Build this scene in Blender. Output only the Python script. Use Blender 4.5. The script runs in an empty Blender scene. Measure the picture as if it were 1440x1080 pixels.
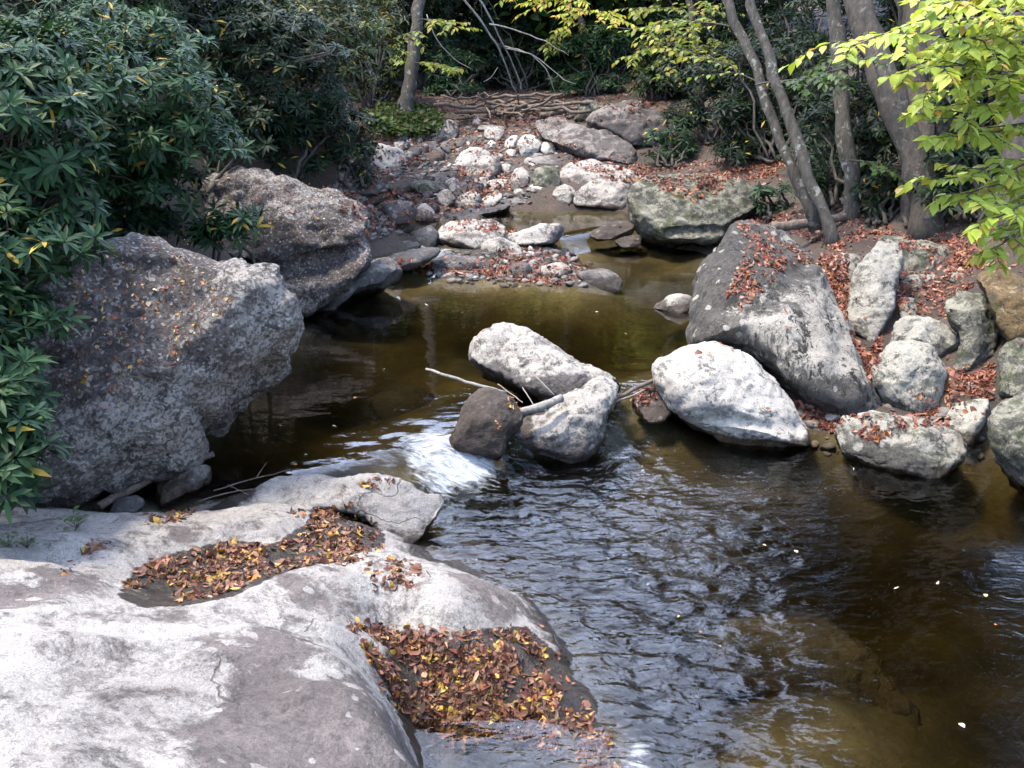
import bpy, math, random
import numpy as np
from mathutils import Vector, noise
from mathutils.bvhtree import BVHTree
rnd = random.Random(11)
rng = np.random.default_rng(11)
R = math.radians
scene = bpy.context.scene
COL = scene.collection

# ------------------------------------------------------------------ camera
H, TH, FPX = 3.1, R(20), 1440.0
cam = bpy.data.cameras.new('camera'); co = bpy.data.objects.new('camera', cam); COL.objects.link(co)
co.location = (0, 0, H); co.rotation_euler = (R(90) - TH, 0, 0)
cam.sensor_width = 36; cam.lens = 36; cam.clip_end = 500; cam.clip_start = .05
scene.camera = co
Cc = np.array([0, 0, H]); Fv = np.array([0, math.cos(TH), -math.sin(TH)]); Uv = np.array([0, math.sin(TH), math.cos(TH)]); Xv = np.array([1., 0, 0])
def ray(px, py): return Fv + (px - 720) / FPX * Xv + (540 - py) / FPX * Uv
def at(px, py, z):
    r = ray(px, py); return Cc + r * ((z - H) / r[2])
def atd(px, py, d): return Cc + ray(px, py) * d
def aty(px, py, y):
    r = ray(px, py); return Cc + r * (y / r[1])

# ------------------------------------------------------------------ helpers
def tag(o, label=None, cat=None, group=None, kind=None):
    for k, v in (('label', label), ('category', cat), ('group', group), ('kind', kind)):
        if v: o[k] = v
    return o
def mesh(name, v, f, mat=None, parent=None, smooth=True, attrs=None, cols=None):
    me = bpy.data.meshes.new(name)
    v = np.asarray(v, dtype=np.float32)
    if isinstance(f, np.ndarray): groups = [f]
    else: groups = [np.asarray(a) for a in f if len(a)]
    loops = np.concatenate([a.ravel() for a in groups]).astype(np.int32)
    tot = np.concatenate([np.full(len(a), a.shape[1]) for a in groups]).astype(np.int32)
    st = np.concatenate([[0], np.cumsum(tot)[:-1]]).astype(np.int32)
    me.vertices.add(len(v)); me.vertices.foreach_set('co', v.ravel())
    me.loops.add(len(loops)); me.loops.foreach_set('vertex_index', loops)
    me.polygons.add(len(tot)); me.polygons.foreach_set('loop_start', st)
    me.update(calc_edges=True); me.validate()
    if smooth: me.polygons.foreach_set('use_smooth', np.ones(len(me.polygons), dtype=bool))
    for k, a in (attrs or {}).items():
        at_ = me.attributes.new(k, 'FLOAT', 'POINT'); at_.data.foreach_set('value', np.asarray(a, dtype=np.float32))
    if cols is not None:
        ca = me.color_attributes.new('tint', 'FLOAT_COLOR', 'POINT')
        c4 = np.ones((len(v), 4), dtype=np.float32); c4[:, :3] = cols
        ca.data.foreach_set('color', c4.ravel())
    if mat: me.materials.append(mat)
    o = bpy.data.objects.new(name, me); COL.objects.link(o)
    if parent: o.parent = parent
    return o
def empty(name, loc=(0, 0, 0)):
    o = bpy.data.objects.new(name, None); o.location = loc; o.empty_display_size = .1; COL.objects.link(o); return o
def fit(o, root):     # parent o (built in world space) under an empty that stands at its base
    o.parent = root; o.matrix_parent_inverse.identity()
    o.data.transform(__import__('mathutils').Matrix.Translation(-Vector(root.location)))
    return o
def sstep(a, b, x):
    t = np.clip((x - a) / (b - a), 0, 1); return t * t * (3 - 2 * t)
def fract(p, octv=5, Hh=.8, lac=2.1):
    return noise.fractal(p, Hh, lac, octv, noise_basis='PERLIN_ORIGINAL')
def fract_arr(P, sc, octv=5, off=(0, 0, 0), Hh=.8):
    ox, oy, oz = off
    return np.array([noise.fractal((a * sc + ox, b * sc + oy, c * sc + oz), Hh, 2.1, octv, noise_basis='PERLIN_ORIGINAL') for a, b, c in P])
class RBF:
    def __init__(s, P, z, c=.25, lam=.02):
        s.lam = lam
        s.P = np.asarray(P)[:, :2]; s.c = c
        K = s.k(s.P); n = len(K)
        A = np.zeros((n + 1, n + 1)); A[:n, :n] = K + np.eye(n) * s.lam; A[:n, n] = 1; A[n, :n] = 1
        s.w = np.linalg.solve(A, np.append(z, 0))
    def k(s, Q):
        return -np.sqrt(((Q[:, None, :] - s.P[None]) ** 2).sum(-1) + s.c ** 2)
    def __call__(s, Q):
        Q = np.asarray(Q, float); out = []
        for i in range(0, len(Q), 8000):
            out.append(s.k(Q[i:i + 8000]) @ s.w[:-1] + s.w[-1])
        return np.concatenate(out)
def inpoly(Q, poly):
    poly = np.asarray(poly, float); x, y = Q[:, 0], Q[:, 1]; r = np.zeros(len(Q), bool); j = len(poly) - 1
    for i in range(len(poly)):
        xi, yi = poly[i]; xj, yj = poly[j]
        c = ((yi > y) != (yj > y)) & (x < (xj - xi) * (y - yi) / (yj - yi + 1e-12) + xi); r ^= c; j = i
    return r

# ------------------------------------------------------------------ materials
class NT:
    def __init__(s, name):
        s.m = bpy.data.materials.new(name); s.m.use_nodes = True; s.t = s.m.node_tree; s.t.nodes.clear()
        s.out = s.n('ShaderNodeOutputMaterial')
    def n(s, typ, ins=None, **kw):
        nd = s.t.nodes.new(typ)
        for k, v in kw.items(): setattr(nd, k, v)
        for k, v in (ins or {}).items():
            if isinstance(v, bpy.types.NodeSocket): s.t.links.new(v, nd.inputs[k])
            else: nd.inputs[k].default_value = v
        return nd
    def pos(s, scale=None):
        g = s.n('ShaderNodeNewGeometry').outputs['Position']
        if scale:
            mp = s.n('ShaderNodeMapping', {'Vector': g}); mp.inputs['Scale'].default_value = scale; g = mp.outputs[0]
        return g
    def noise(s, v, sc, det=6, rough=.6, dist=0.0):
        return s.n('ShaderNodeTexNoise', {'Vector': v, 'Scale': sc, 'Detail': det, 'Roughness': rough, 'Distortion': dist}).outputs['Fac']
    def ramp(s, fac, a, b, v0=0., v1=1.):
        return s.n('ShaderNodeMapRange', {'Value': fac, 'From Min': a, 'From Max': b, 'To Min': v0, 'To Max': v1}).outputs[0]
    def math(s, op, a, b=0.):
        return s.n('ShaderNodeMath', {0: a, 1: b}, operation=op).outputs[0]
    def mix(s, f, a, b, typ='MIX'):
        nd = s.n('ShaderNodeMix', data_type='RGBA', blend_type=typ)
        for i, v in ((0, f), (6, a), (7, b)):
            if isinstance(v, bpy.types.NodeSocket): s.t.links.new(v, nd.inputs[i])
            else: nd.inputs[i].default_value = v if i == 0 else (tuple(v) + (1,) if len(v) == 3 else v)
        return nd.outputs[2]
    def attr(s, name, out='Fac'):
        return s.n('ShaderNodeAttribute', attribute_name=name).outputs[out]
    def bump(s, h, strength, dist, nrm=None):
        d = {'Height': h, 'Strength': strength, 'Distance': dist}
        if nrm: d['Normal'] = nrm
        return s.n('ShaderNodeBump', d).outputs[0]
    def link(s, sh, sock='Surface'): s.t.links.new(sh, s.out.inputs[sock]); return s.m

def rock_mat(name, base, dark=(.035, .032, .028), lich=(.6, .58, .55), la=.5, ls=3., da=.35, ds=5., moss=0., bumpd=.02, tint2=None, wetcol=.2, crust=0., st=(1, 1, 1), sp=.55, fk=.7):
    """weathered gneiss: mottled base, pale lichen crust (la = share), dark lichen / moss (da), a wet band at the waterline"""
    base = [x * .64 for x in base]; lich = [x * w_ for x, w_ in zip(lich, (.83, .8, .76))]
    t = NT(name); p = t.pos(); ps = t.pos(st)
    n1 = t.noise(p, 2.2, 8, .65); n2 = t.noise(p, 34, 5, .7); n3 = t.noise(p, 110, 3, .6)
    c = t.mix(t.ramp(n1, .3, .7), [x * .6 for x in base], [min(1, x * 1.3) for x in (tint2 or base)])
    c = t.mix(t.ramp(n2, .35, .65), c, t.mix(1., c, (.62, .6, .6), 'MULTIPLY'))
    # dark crust; dk adds per-rock dark patches, on the pointed rock painted shade
    nd = t.noise(ps, ds, 10, .74, .35); nd2 = t.noise(ps, ds * 6, 6, .75)
    dm = t.math('ADD', t.math('MULTIPLY', nd, .7), t.math('MULTIPLY', nd2, .3))
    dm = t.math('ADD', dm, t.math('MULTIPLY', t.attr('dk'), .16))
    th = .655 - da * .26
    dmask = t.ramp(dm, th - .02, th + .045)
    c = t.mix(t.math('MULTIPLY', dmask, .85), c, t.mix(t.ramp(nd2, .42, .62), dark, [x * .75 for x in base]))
    # pale lichen, in patches with ragged edges, more on top faces
    nl = t.noise(ps, ls, 12, .76, .5); nl2 = t.noise(ps, ls * 8, 8, .86)
    lm = t.math('ADD', t.math('MULTIPLY', nl, .72), t.math('MULTIPLY', nl2, .28))
    nz = t.n('ShaderNodeSeparateXYZ', {0: t.n('ShaderNodeNewGeometry').outputs['Normal']}).outputs[2]
    lm = t.math('ADD', lm, t.math('MULTIPLY', nz, .05))
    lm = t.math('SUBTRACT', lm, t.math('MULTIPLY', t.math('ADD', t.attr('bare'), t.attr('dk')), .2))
    th = .665 - la * .3
    lmask = t.ramp(lm, th - .012, th + .045)
    lc = t.mix(t.ramp(n2, .3, .7), [x * .72 for x in lich], lich)
    c = t.mix(t.math('MULTIPLY', lmask, .9), c, lc)
    fl = t.math('ADD', t.math('MULTIPLY', t.noise(ps, 26, 6, .75, .3), .6), t.math('MULTIPLY', t.noise(ps, 5, 4, .6), .4)); c = t.mix(t.math('MULTIPLY', t.ramp(fl, .535, .575), fk), c, (.022, .02, .017))
    so = t.n('ShaderNodeTexVoronoi', {'Vector': t.n('ShaderNodeVectorMath', {0: p, 1: t.n('ShaderNodeVectorMath', {0: t.n('ShaderNodeTexNoise', {'Vector': p, 'Scale': 20., 'Detail': 3.}).outputs['Color'], 'Scale': .05}, operation='SCALE').outputs[0]}, operation='ADD').outputs[0], 'Scale': 11.}); sr = t.n('ShaderNodeSeparateColor', {0: so.outputs['Color']}).outputs[1]
    sm = t.ramp(t.math('SUBTRACT', t.math('MULTIPLY', t.ramp(sr, sp, 1.), .42), so.outputs['Distance']), -.02, .03); c = t.mix(t.math('MULTIPLY', sm, .75), c, lc)
    if crust:
        vo = t.n('ShaderNodeTexVoronoi', {'Vector': p, 'Scale': 58., 'Randomness': 1.})
        pc = t.n('ShaderNodeSeparateColor', {0: vo.outputs['Color']}).outputs[0]
        c = t.mix(t.math('MULTIPLY', t.ramp(t.math('ADD', pc, t.math('MULTIPLY', nd, .9)), .96, 1.06), crust), c, (.032, .026, .022))
        c = t.mix(t.math('MULTIPLY', t.ramp(pc, .1, .07), crust), c, (.4, .375, .355))
    if moss:
        nm = t.noise(p, 4.5, 8, .7); c = t.mix(t.math('MULTIPLY', t.ramp(nm, .62 - moss * .25, .7 - moss * .2), .8), c, (.05, .062, .02))
    big = t.noise(t.pos((1, 1, 2.)), 1.1, 6, .6, .8); c = t.mix(t.ramp(big, .42, .64, 0., .55), c, t.mix(1., c, (.56, .54, .55), 'MULTIPLY'))
    wp = t.n('ShaderNodeVectorMath', {0: p, 1: t.n('ShaderNodeTexNoise', {'Vector': p, 'Scale': 1.3, 'Detail': 5.}).outputs['Color']}, operation='ADD').outputs[0]
    ck = t.n('ShaderNodeTexVoronoi', {'Vector': wp, 'Scale': 1.6}, feature='DISTANCE_TO_EDGE').outputs['Distance']
    ckm = t.math('MULTIPLY', t.ramp(ck, .012, .002), t.ramp(t.noise(p, 1.7, 3, .5), .53, .66)); c = t.mix(t.math('MULTIPLY', ckm, .8), c, (.05, .045, .04))
    n4 = t.noise(p, 170, 2, .5); c = t.mix(t.ramp(n3, .35, .65, 0., .5), c, t.mix(1., c, (.48, .46, .45), 'MULTIPLY')); c = t.mix(t.ramp(n4, .55, .68, 0., .5), c, (.03, .027, .025))
    w = t.ramp(t.math('ADD', t.attr('wet'), t.ramp(t.noise(p, 9, 5, .7), .3, .7, -.3, .3)), .35, .7)
    c = t.mix(w, c, t.mix(1., c, (wetcol, wetcol * .78, wetcol * .6), 'MULTIPLY'))
    c = t.mix(t.attr('sub'), c, t.mix(t.ramp(n1, .35, .65), (.026, .019, .009), (.075, .058, .026)))
    hgt = t.math('ADD', t.math('MULTIPLY', t.noise(p, 14, 10, .72), 1.), t.math('MULTIPLY', t.noise(p, 60, 5, .7), .6))
    hgt = t.math('ADD', hgt, t.math('MULTIPLY', lmask, .12)); hgt = t.math('SUBTRACT', hgt, t.math('MULTIPLY', ckm, .5))
    b = t.bump(hgt, .75, bumpd)
    rough = t.n('ShaderNodeMapRange', {'Value': w, 'To Min': .88, 'To Max': .3}).outputs[0]
    pr = t.n('ShaderNodeBsdfPrincipled', {'Base Color': c, 'Roughness': rough, 'Normal': b})
    pr.inputs['Specular IOR Level'].default_value = .35
    return t.link(pr.outputs[0])

RM = dict(
    ledge=rock_mat('ledge_rock', (.25, .215, .2), lich=(.46, .45, .435), la=.58, ls=2.3, da=.28, ds=3.5, bumpd=.024, fk=.4, wetcol=.1, sp=.35),
    pale=rock_mat('pale_rock', (.3, .27, .245), lich=(.56, .535, .5), la=.55, ls=3.2, da=.26, bumpd=.03),
    white=rock_mat('white_rock', (.45, .43, .4), lich=(.6, .585, .55), la=.8, ls=3., da=.2, ds=7, bumpd=.016),
    crust=rock_mat('crusted_rock', (.3, .255, .235), lich=(.47, .45, .43), la=.5, ls=5.5, da=.36, ds=4.5, bumpd=.05, dark=(.028, .023, .02), crust=.6, fk=.9),
    mid=rock_mat('lichened_rock', (.24, .215, .2), lich=(.56, .54, .5), la=.66, ls=5., da=.36, ds=6, bumpd=.035),
    whale=rock_mat('striped_rock', (.2, .185, .165), lich=(.54, .52, .47), la=.64, ls=5.5, da=.48, ds=5., bumpd=.05, fk=1., st=(1, 1, .3)),
    bank=rock_mat('bank_rock', (.2, .195, .165), lich=(.44, .43, .38), la=.66, ls=6., da=.33, ds=8., moss=.12),
    green=rock_mat('mossy_rock', (.17, .17, .135), lich=(.38, .38, .31), la=.5, ls=7., da=.4, ds=7., moss=.4, bumpd=.04),
    dark=rock_mat('wet_dark_rock', (.11, .085, .068), lich=(.22, .2, .19), la=.2, fk=.2, ls=5., da=.3, wetcol=.5),
    flat=rock_mat('grey_flat_rock', (.15, .14, .138), lich=(.3, .29, .28), la=.35, fk=.3, ls=4., da=.3),
    slab=rock_mat('far_slab_rock', (.21, .185, .175), lich=(.36, .335, .32), la=.42, fk=.3, ls=2., da=.3, ds=3., bumpd=.04),
    brown=rock_mat('ochre_rock', (.24, .16, .065), lich=(.4, .33, .2), la=.34, ls=6., da=.5, ds=5., moss=.2, bumpd=.04),
)
def leaf_mat(name, gloss=.4, trans=.3, spec=.4, k=.62):
    t = NT(name); c = t.mix(1., t.attr('tint', 'Color'), (k, k, k), 'MULTIPLY')
    v = t.noise(t.pos(), 60, 3, .6); c = t.mix(t.ramp(v, .3, .7, 0., .4), c, t.mix(1., c, (.55, .55, .5), 'MULTIPLY'))
    pr = t.n('ShaderNodeBsdfPrincipled', {'Base Color': c, 'Roughness': gloss}); pr.inputs['Specular IOR Level'].default_value = spec
    tr = t.n('ShaderNodeBsdfTranslucent', {'Color': t.mix(1., c, (1.0, 1.0, .55), 'MULTIPLY')})
    return t.link(t.n('ShaderNodeMixShader', {0: trans, 1: pr.outputs[0], 2: tr.outputs[0]}).outputs[0])
M_RHODO = leaf_mat('rhododendron_leaf', .48, .2, .13, .85)
M_LEAF = leaf_mat('green_leaf', .5, .45, .3)
M_DEAD = leaf_mat('dead_leaf', .55, .12, .3, .86)
def bark_mat(name, c0, c1, c2=None, amt=.0):
    t = NT(name); p = t.pos((1, 1, .35)); q = t.pos()
    n = t.noise(p, 22, 8, .7); c = t.mix(t.ramp(n, .35, .65), c0, c1)
    if c2: c = t.mix(t.ramp(t.noise(q, 9, 8, .7, .4), .62 - amt * .2, .66 - amt * .2), c, c2)
    b = t.bump(n, .8, .03)
    return t.link(t.n('ShaderNodeBsdfPrincipled', {'Base Color': c, 'Roughness': .9, 'Normal': b}).outputs[0])
M_BARK = bark_mat('grey_bark', (0.0216, 0.0187, 0.0151), (0.0756, 0.0677, 0.0562), (0.1800, 0.1800, 0.1548), .25)
M_BARKD = bark_mat('brown_bark', (0.0252, 0.0202, 0.0158), (0.0756, 0.0619, 0.0490), (0.1152, 0.1080, 0.0828), .2)
M_STEM = bark_mat('shrub_stem', (0.0252, 0.0202, 0.0158), (0.0720, 0.0612, 0.0504))
M_DEADW = bark_mat('dead_wood', (0.1440, 0.1296, 0.1116), (0.3024, 0.2808, 0.2520))
M_DRIFT = bark_mat('drift_wood', (0.0504, 0.0360, 0.0288), (0.1584, 0.1224, 0.0972))
def ground_mat():
    t = NT('forest_floor'); p = t.pos()
    pd = t.n('ShaderNodeVectorMath', {0: p, 1: t.n('ShaderNodeTexNoise', {'Vector': p, 'Scale': 30., 'Detail': 3.}).outputs['Color']}, operation='ADD').outputs[0]
    vo = t.n('ShaderNodeTexVoronoi', {'Vector': pd, 'Scale': 24.}); rc = t.n('ShaderNodeSeparateColor', {0: vo.outputs['Color']})
    c = t.mix(rc.outputs[0], (.032, .025, .02), (.095, .064, .047)); c = t.mix(t.ramp(rc.outputs[1], .75, .85), c, (.2, .14, .1))
    c = t.mix(t.ramp(t.noise(p, 1.3, 6, .6), .4, .6), t.mix(1., c, (.55, .55, .55), 'MULTIPLY'), t.mix(1., c, (.25, .24, .23), 'MULTIPLY'))
    # stream bed: silt and sand, olive where it is lighter
    nb = t.noise(p, 1.1, 8, .6, .3); nf = t.noise(p, 16, 6, .7)
    bed = t.mix(t.ramp(nb, .36, .66), (.032, .026, .012), (.17, .14, .06))
    bed = t.mix(t.ramp(nf, .35, .7, 0., .6), bed, (.045, .036, .02))
    c = t.mix(t.ramp(t.attr('under'), .3, .7), c, bed)
    b = t.bump(t.noise(p, 22, 8, .7), .7, .04)
    return t.link(t.n('ShaderNodeBsdfPrincipled', {'Base Color': c, 'Roughness': .9, 'Normal': b}).outputs[0])
M_GROUND = ground_mat()
def water_mat():
    t = NT('stream_water'); rip = t.attr('ripple')
    p = t.pos((1., 1.9, 1.))
    n1 = t.noise(p, 6., 1.5, .45, .9); n2 = t.noise(p, 19, 2, .5, .5)
    h = t.math('ADD', n1, t.math('MULTIPLY', n2, .22))
    b = t.n('ShaderNodeBump', {'Height': h, 'Strength': rip, 'Distance': .024}).outputs[0]
    fr = t.n('ShaderNodeFresnel', {'IOR': 1.33, 'Normal': b}).outputs[0]
    gl = t.n('ShaderNodeBsdfGlossy', {'Color': (1, 1, 1, 1), 'Roughness': .03, 'Normal': b}).outputs[0]
    tr = t.n('ShaderNodeBsdfTransparent', {'Color': (.95, .94, .9, 1)}).outputs[0]
    s = t.n('ShaderNodeMixShader', {0: fr, 1: tr, 2: gl}).outputs[0]
    fo = t.attr('foam'); rot = t.n('ShaderNodeMapping', {'Vector': t.pos()}); rot.inputs['Rotation'].default_value = (0, 0, R(38)); rot.inputs['Scale'].default_value = (.55, 1.9, 1.); nf = t.noise(rot.outputs[0], 15, 7, .72, .6)
    fm = t.ramp(t.math('ADD', t.math('MULTIPLY', fo, .52), t.math('MULTIPLY', nf, 1.5)), 1.06, 1.62)
    df = t.n('ShaderNodeBsdfPrincipled', {'Base Color': (.44, .47, .5, 1), 'Roughness': .4}).outputs[0]
    s = t.n('ShaderNodeMixShader', {0: fm, 1: s, 2: df}).outputs[0]
    t.link(s)
    va = t.n('ShaderNodeVolumeAbsorption', {'Color': (.46, .41, .24, 1), 'Density': 3.0})
    t.link(va.outputs[0], 'Volume')
    return t.m
M_WATER = water_mat()

# ------------------------------------------------------------------ water level
def poly_sd(Q, pts):   # signed distance to an open polyline running left to right; positive = upstream
    P = np.asarray(pts)[:, :2]; best = np.full(len(Q), 1e9); sg = np.zeros(len(Q))
    for i in range(len(P) - 1):
        a, b = P[i], P[i + 1]; d = b - a; L = (d ** 2).sum()
        s = ((Q - a) @ d) / L
        if i == 0: s = np.minimum(s, 1)
        elif i == len(P) - 2: s = np.maximum(s, 0)
        else: s = np.clip(s, 0, 1)
        v = Q - (a + s[:, None] * d); dd = np.sqrt((v ** 2).sum(1))
        c = d[0] * (Q[:, 1] - a[1]) - d[1] * (Q[:, 0] - a[0])
        m = dd < best; best[m] = dd[m]; sg[m] = np.sign(c[m])
    return best * sg
ST1 = [at(*a, .12) for a in [(-200, 770), (250, 745), (560, 686), (632, 660), (690, 640), (770, 610), (850, 600), (880, 592), (925, 580), (1000, 530), (1130, 540), (1300, 560), (1700, 560)]]
ST2 = [at(*a, .38) for a in [(200, 400), (480, 388), (620, 372), (720, 350), (800, 348), (850, 338), (960, 322), (1300, 322)]]
def level(Q):
    Q = np.asarray(Q, float)[:, :2]
    s1 = poly_sd(Q, ST1); s2 = poly_sd(Q, ST2)
    z = .27 * sstep(-.3, .22, s1) + .2 * sstep(-.15, .35, s2)
    return z + .075 * np.clip(Q[:, 1] - 15, 0, 30)

# ------------------------------------------------------------------ terrain
BED = [  # stream bed: pixel, depth below the water
 (700, 800, .85), (900, 800, .95), (1100, 800, .75), (1300, 800, .55), (1000, 930, .5), (1150, 930, .2), (1230, 1000, .22), (1380, 950, .55), (1440, 800, .45), (850, 1000, .5), (700, 715, .6), (900, 650, .5), (800, 690, .65), (650, 740, .6),
 (1100, 680, .65), (1300, 710, .65), (1440, 720, .6), (1500, 900, .6), (1050, 1080, .3), (1300, 1080, .5), (1400, 1200, .5), (900, 1250, .5), (350, 600, .6), (450, 500, .5), (550, 430, .3), (700, 410, .22),
 (550, 560, .28), (600, 600, .2), (450, 640, .35), (380, 650, .4), (800, 430, .3), (900, 430, .35), (850, 480, .35), (940, 480, .2), (600, 655, .12), (900, 560, .12), (1160, 665, .6), (1250, 695, .65), (1380, 695, .55), (1060, 645, .5), (980, 645, .45), (940, 390, .3), (860, 370, .15), (640, 480, .3),
 (750, 300, .2), (830, 310, .2), (545, 325, .15), (605, 235, .12), (820, 335, .06)]
LAND = [ # dry ground: pixel, height
 (620, 376, .34), (690, 368, .37), (760, 388, .31), (745, 360, .4), (840, 396, .29), (560, 378, .33), (700, 322, .5), (640, 320, .5), (560, 300, .5), (640, 292, .53), (600, 278, .58), (680, 270, .62), (500, 272, .6), (480, 300, .55),
 (760, 268, .68), (650, 200, 1.0), (620, 165, 1.25), (740, 165, 1.28), (700, 150, 1.35), (560, 190, 1.15), (530, 210, .95), (800, 230, .9), (900, 240, .8), (870, 200, 1.05), (900, 150, 1.4), (980, 160, 1.4), (1000, 235, .95),
 (1060, 250, .9), (1100, 318, .7), (1150, 280, .9), (1030, 330, .45), (1165, 372, .75), (1185, 425, .55), (1210, 500, .3), (1240, 562, .13), (1130, 585, .06), (1160, 600, .03), (1280, 590, .15), (1340, 545, .3), (1380, 540, .34),
 (1350, 630, -.08), (1300, 400, .72), (1335, 385, .8), (1300, 335, .95), (1400, 350, 1.05), (1420, 450, .65), (1460, 560, .33), (1200, 300, 1.0), (1250, 250, 1.2), (1400, 250, 1.5), (1440, 650, -.1), (1100, 440, .3), (1080, 380, .5),
 (0, 730, .3), (100, 735, .3), (-200, 760, .9), (200, 715, .1), (270, 300, 1.35), (200, 335, 1.2), (0, 400, 1.5), (280, 240, 1.6), (470, 245, .95), (520, 170, 1.5), (450, 200, 1.4), (330, 380, .6), (460, 180, 1.8)]
P = []; Z = []
for px, py, d in BED:
    q = at(px, py, .0 if py > 660 else .27 if py > 345 else .47 if py > 270 else .6); q = q[:2]; P.append(q)
    Z.append(level(q[None])[0] - d)
for px, py, z in LAND:
    P.append(at(px, py, z)[:2]); Z.append(z)
for x, y, z in [(-6, 4, 1.6), (-5, 7, 1.5), (-7, 10, 2.4), (-6, 14, 2.4), (-5, 18, 2.2), (-8, 22, 3.2), (-14, 10, 5), (-14, 22, 5.2), (-14, 2, 4.5), (8.5, 3, 1.2), (8, 7, 2.2), (5.0, 7.0, .9), (5.2, 8.5, 1.2), (4.6, 5.2, .1), (5.5, 3.5, -.2), (4, 4.4, -.5), (3.6, 3, -.6), (9, 12, 3.1), (8, 17, 2.9), (8, 22, 2.9), (14, 8, 5), (14, 18, 5),
                (15, 0, 4), (0, 25, 1.4), (-4, 26, 2.2), (4, 26, 2.1), (0, 32, 1.9), (-8, 32, 4), (8, 32, 4), (0, 42, 4), (-14, 40, 7), (14, 40, 7), (-1, 1, .2), (-4, 1, 1.4), (2, 0, -.6), (4, 1, -.5), (0, -6, -.9), (5, -6, -.5), (-8, -6, 2), (12, -6, 3)]:
    P.append((x, y)); Z.append(z)
GR = RBF(P, Z, .3)
def ground(Q):
    Q = np.asarray(Q, float)[:, :2]; return GR(Q)
def axis(segs):
    out = []
    for a, b, s in segs: out += list(np.arange(a, b, s))
    return np.array(out)
def grid(xs, ys):
    X, Y = np.meshgrid(xs, ys); n, m = len(xs), len(ys)
    i = np.arange((m - 1) * (n - 1)); r, c = i // (n - 1), i % (n - 1); a = r * n + c
    return np.stack([X.ravel(), Y.ravel()], 1), np.stack([a, a + 1, a + n + 1, a + n], 1)
gx = axis([(-60, -16, 4), (-16, -6, .5), (-6, 7, .07), (7, 16, .5), (16, 61, 4)]); gy = axis([(-20, 0, 1.), (0, 2.5, .2), (2.5, 16, .07), (16, 26, .15), (26, 44, .6), (44, 104, 5)])
Q, Fg = grid(gx, gy)
zg = ground(Q); lv = level(Q)
nz = np.array([fract((x * .9, y * .9, 0), 5) for x, y in Q])
zg = zg + nz * .07 * np.where(np.abs(Q[:, 0]) > 8, 3, 1)
under = sstep(.03, -.06, zg - lv)
GV = np.column_stack([Q, zg])
go = tag(mesh('ground', GV, Fg, M_GROUND, attrs={'under': under}), kind='structure')

# water sheet, closed below so that depth darkens it
wx = axis([(-4.5, -2, .12), (-2, 4.6, .032), (4.6, 6.2, .12)]); wy = axis([(-3, 3., .2), (3., 8.6, .032), (8.6, 13, .06), (13, 19, .12)])
Q, Fw = grid(wx, wy); zl = level(Q)
s1 = poly_sd(Q, ST1)
def blob(Q, px, py, z, rx, ry=None):
    c = at(px, py, z); return np.exp(-(((Q[:, 0] - c[0]) / rx) ** 2 + ((Q[:, 1] - c[1]) / (ry or rx)) ** 2))
chute = blob(Q, 895, 600, .15, .42, .6); casc = blob(Q, 622, 655, .15, .42, .42)
rip = .16 + .9 * blob(Q, 840, 740, 0, 1.15, 1.2) + .5 * blob(Q, 800, 850, 0, .8, .8) + .7 * chute + .3 * casc + .25 * blob(Q, 1000, 1000, 0, .8) + .5 * blob(Q, 740, 1075, 0, .5, .4) + .12 * blob(Q, 920, 430, .27, .9, 1.5) + .25 * blob(Q, 850, 335, .4, .6)
rip = np.clip(rip * np.where(s1 > .35, .32, 1.), 0, 1.) * .9
def fan(Q, sc, oct_, o): return np.array([fract((x * sc + .8 * math.sin(y * 3), y * sc * 1.9, o), oct_) for x, y in Q])
amp = .0012 + .024 * np.clip(rip - .16, 0, 1) + .022 * casc + 0.018 * blob(Q, 900, 622, .08, .26, .4)
near = (Q[:, 1] < 9.2)
wv = np.zeros(len(Q)); wv[near] = .7 * fan(Q[near], 4.2, 1, 3.3) + .4 * fan(Q[near], 8.5, 2, 8.1)
def polyf(Q, pp, z, soft):
    W = np.array([at(a, b, z)[:2] for a, b in pp]); ins = inpoly(Q, W); dd = np.full(len(Q), 9.)
    for i in range(len(W)):
        a, b = W[i], W[(i + 1) % len(W)]; d = b - a; t = np.clip(((Q - a) @ d) / (d @ d), 0, 1); dd = np.minimum(dd, np.sqrt(((Q - a - t[:, None] * d) ** 2).sum(1)))
    return sstep(-soft, soft * 1.5, np.where(ins, dd, -dd))
foam = 1.08 * polyf(Q, [(556, 640), (600, 626), (650, 630), (708, 642), (694, 656), (658, 668), (630, 682), (588, 686), (556, 666), (572, 652)], .13, .1) + .55 * blob(Q, 680, 690, 0, .25, .2) + .95 * polyf(Q, [(872, 1100), (868, 1060), (890, 1035), (915, 1045), (925, 1100)], 0, .06) + .3 * blob(Q, 1120, 1040, 0, .35, .16) + .2 * blob(Q, 1010, 860, 0, .9, .5) + .33 * blob(Q, 905, 595, .2, .25, .3) + .5 * blob(Q, 860, 335, .4, .18, .3)
V = np.column_stack([Q, zl + wv * amp * 1.6]); n0 = len(V)
nxn, nyn = len(wx), len(wy)
ring = list(range(nxn)) + [r * nxn + nxn - 1 for r in range(1, nyn)] + [(nyn - 1) * nxn + c for c in range(nxn - 2, -1, -1)] + [r * nxn for r in range(nyn - 2, 0, -1)]
VB = V[ring].copy(); VB[:, 2] = -2.5
k = len(ring); side = np.array([(ring[i], n0 + i, n0 + (i + 1) % k, ring[(i + 1) % k]) for i in range(k)])
cap = np.arange(n0, n0 + k)[::-1][None]
wo = tag(mesh('stream_water', np.vstack([V, VB]), [Fw, side, cap], M_WATER, attrs={'ripple': np.append(rip, np.zeros(k)), 'foam': np.append(foam, np.zeros(k))}), kind='structure')

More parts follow.
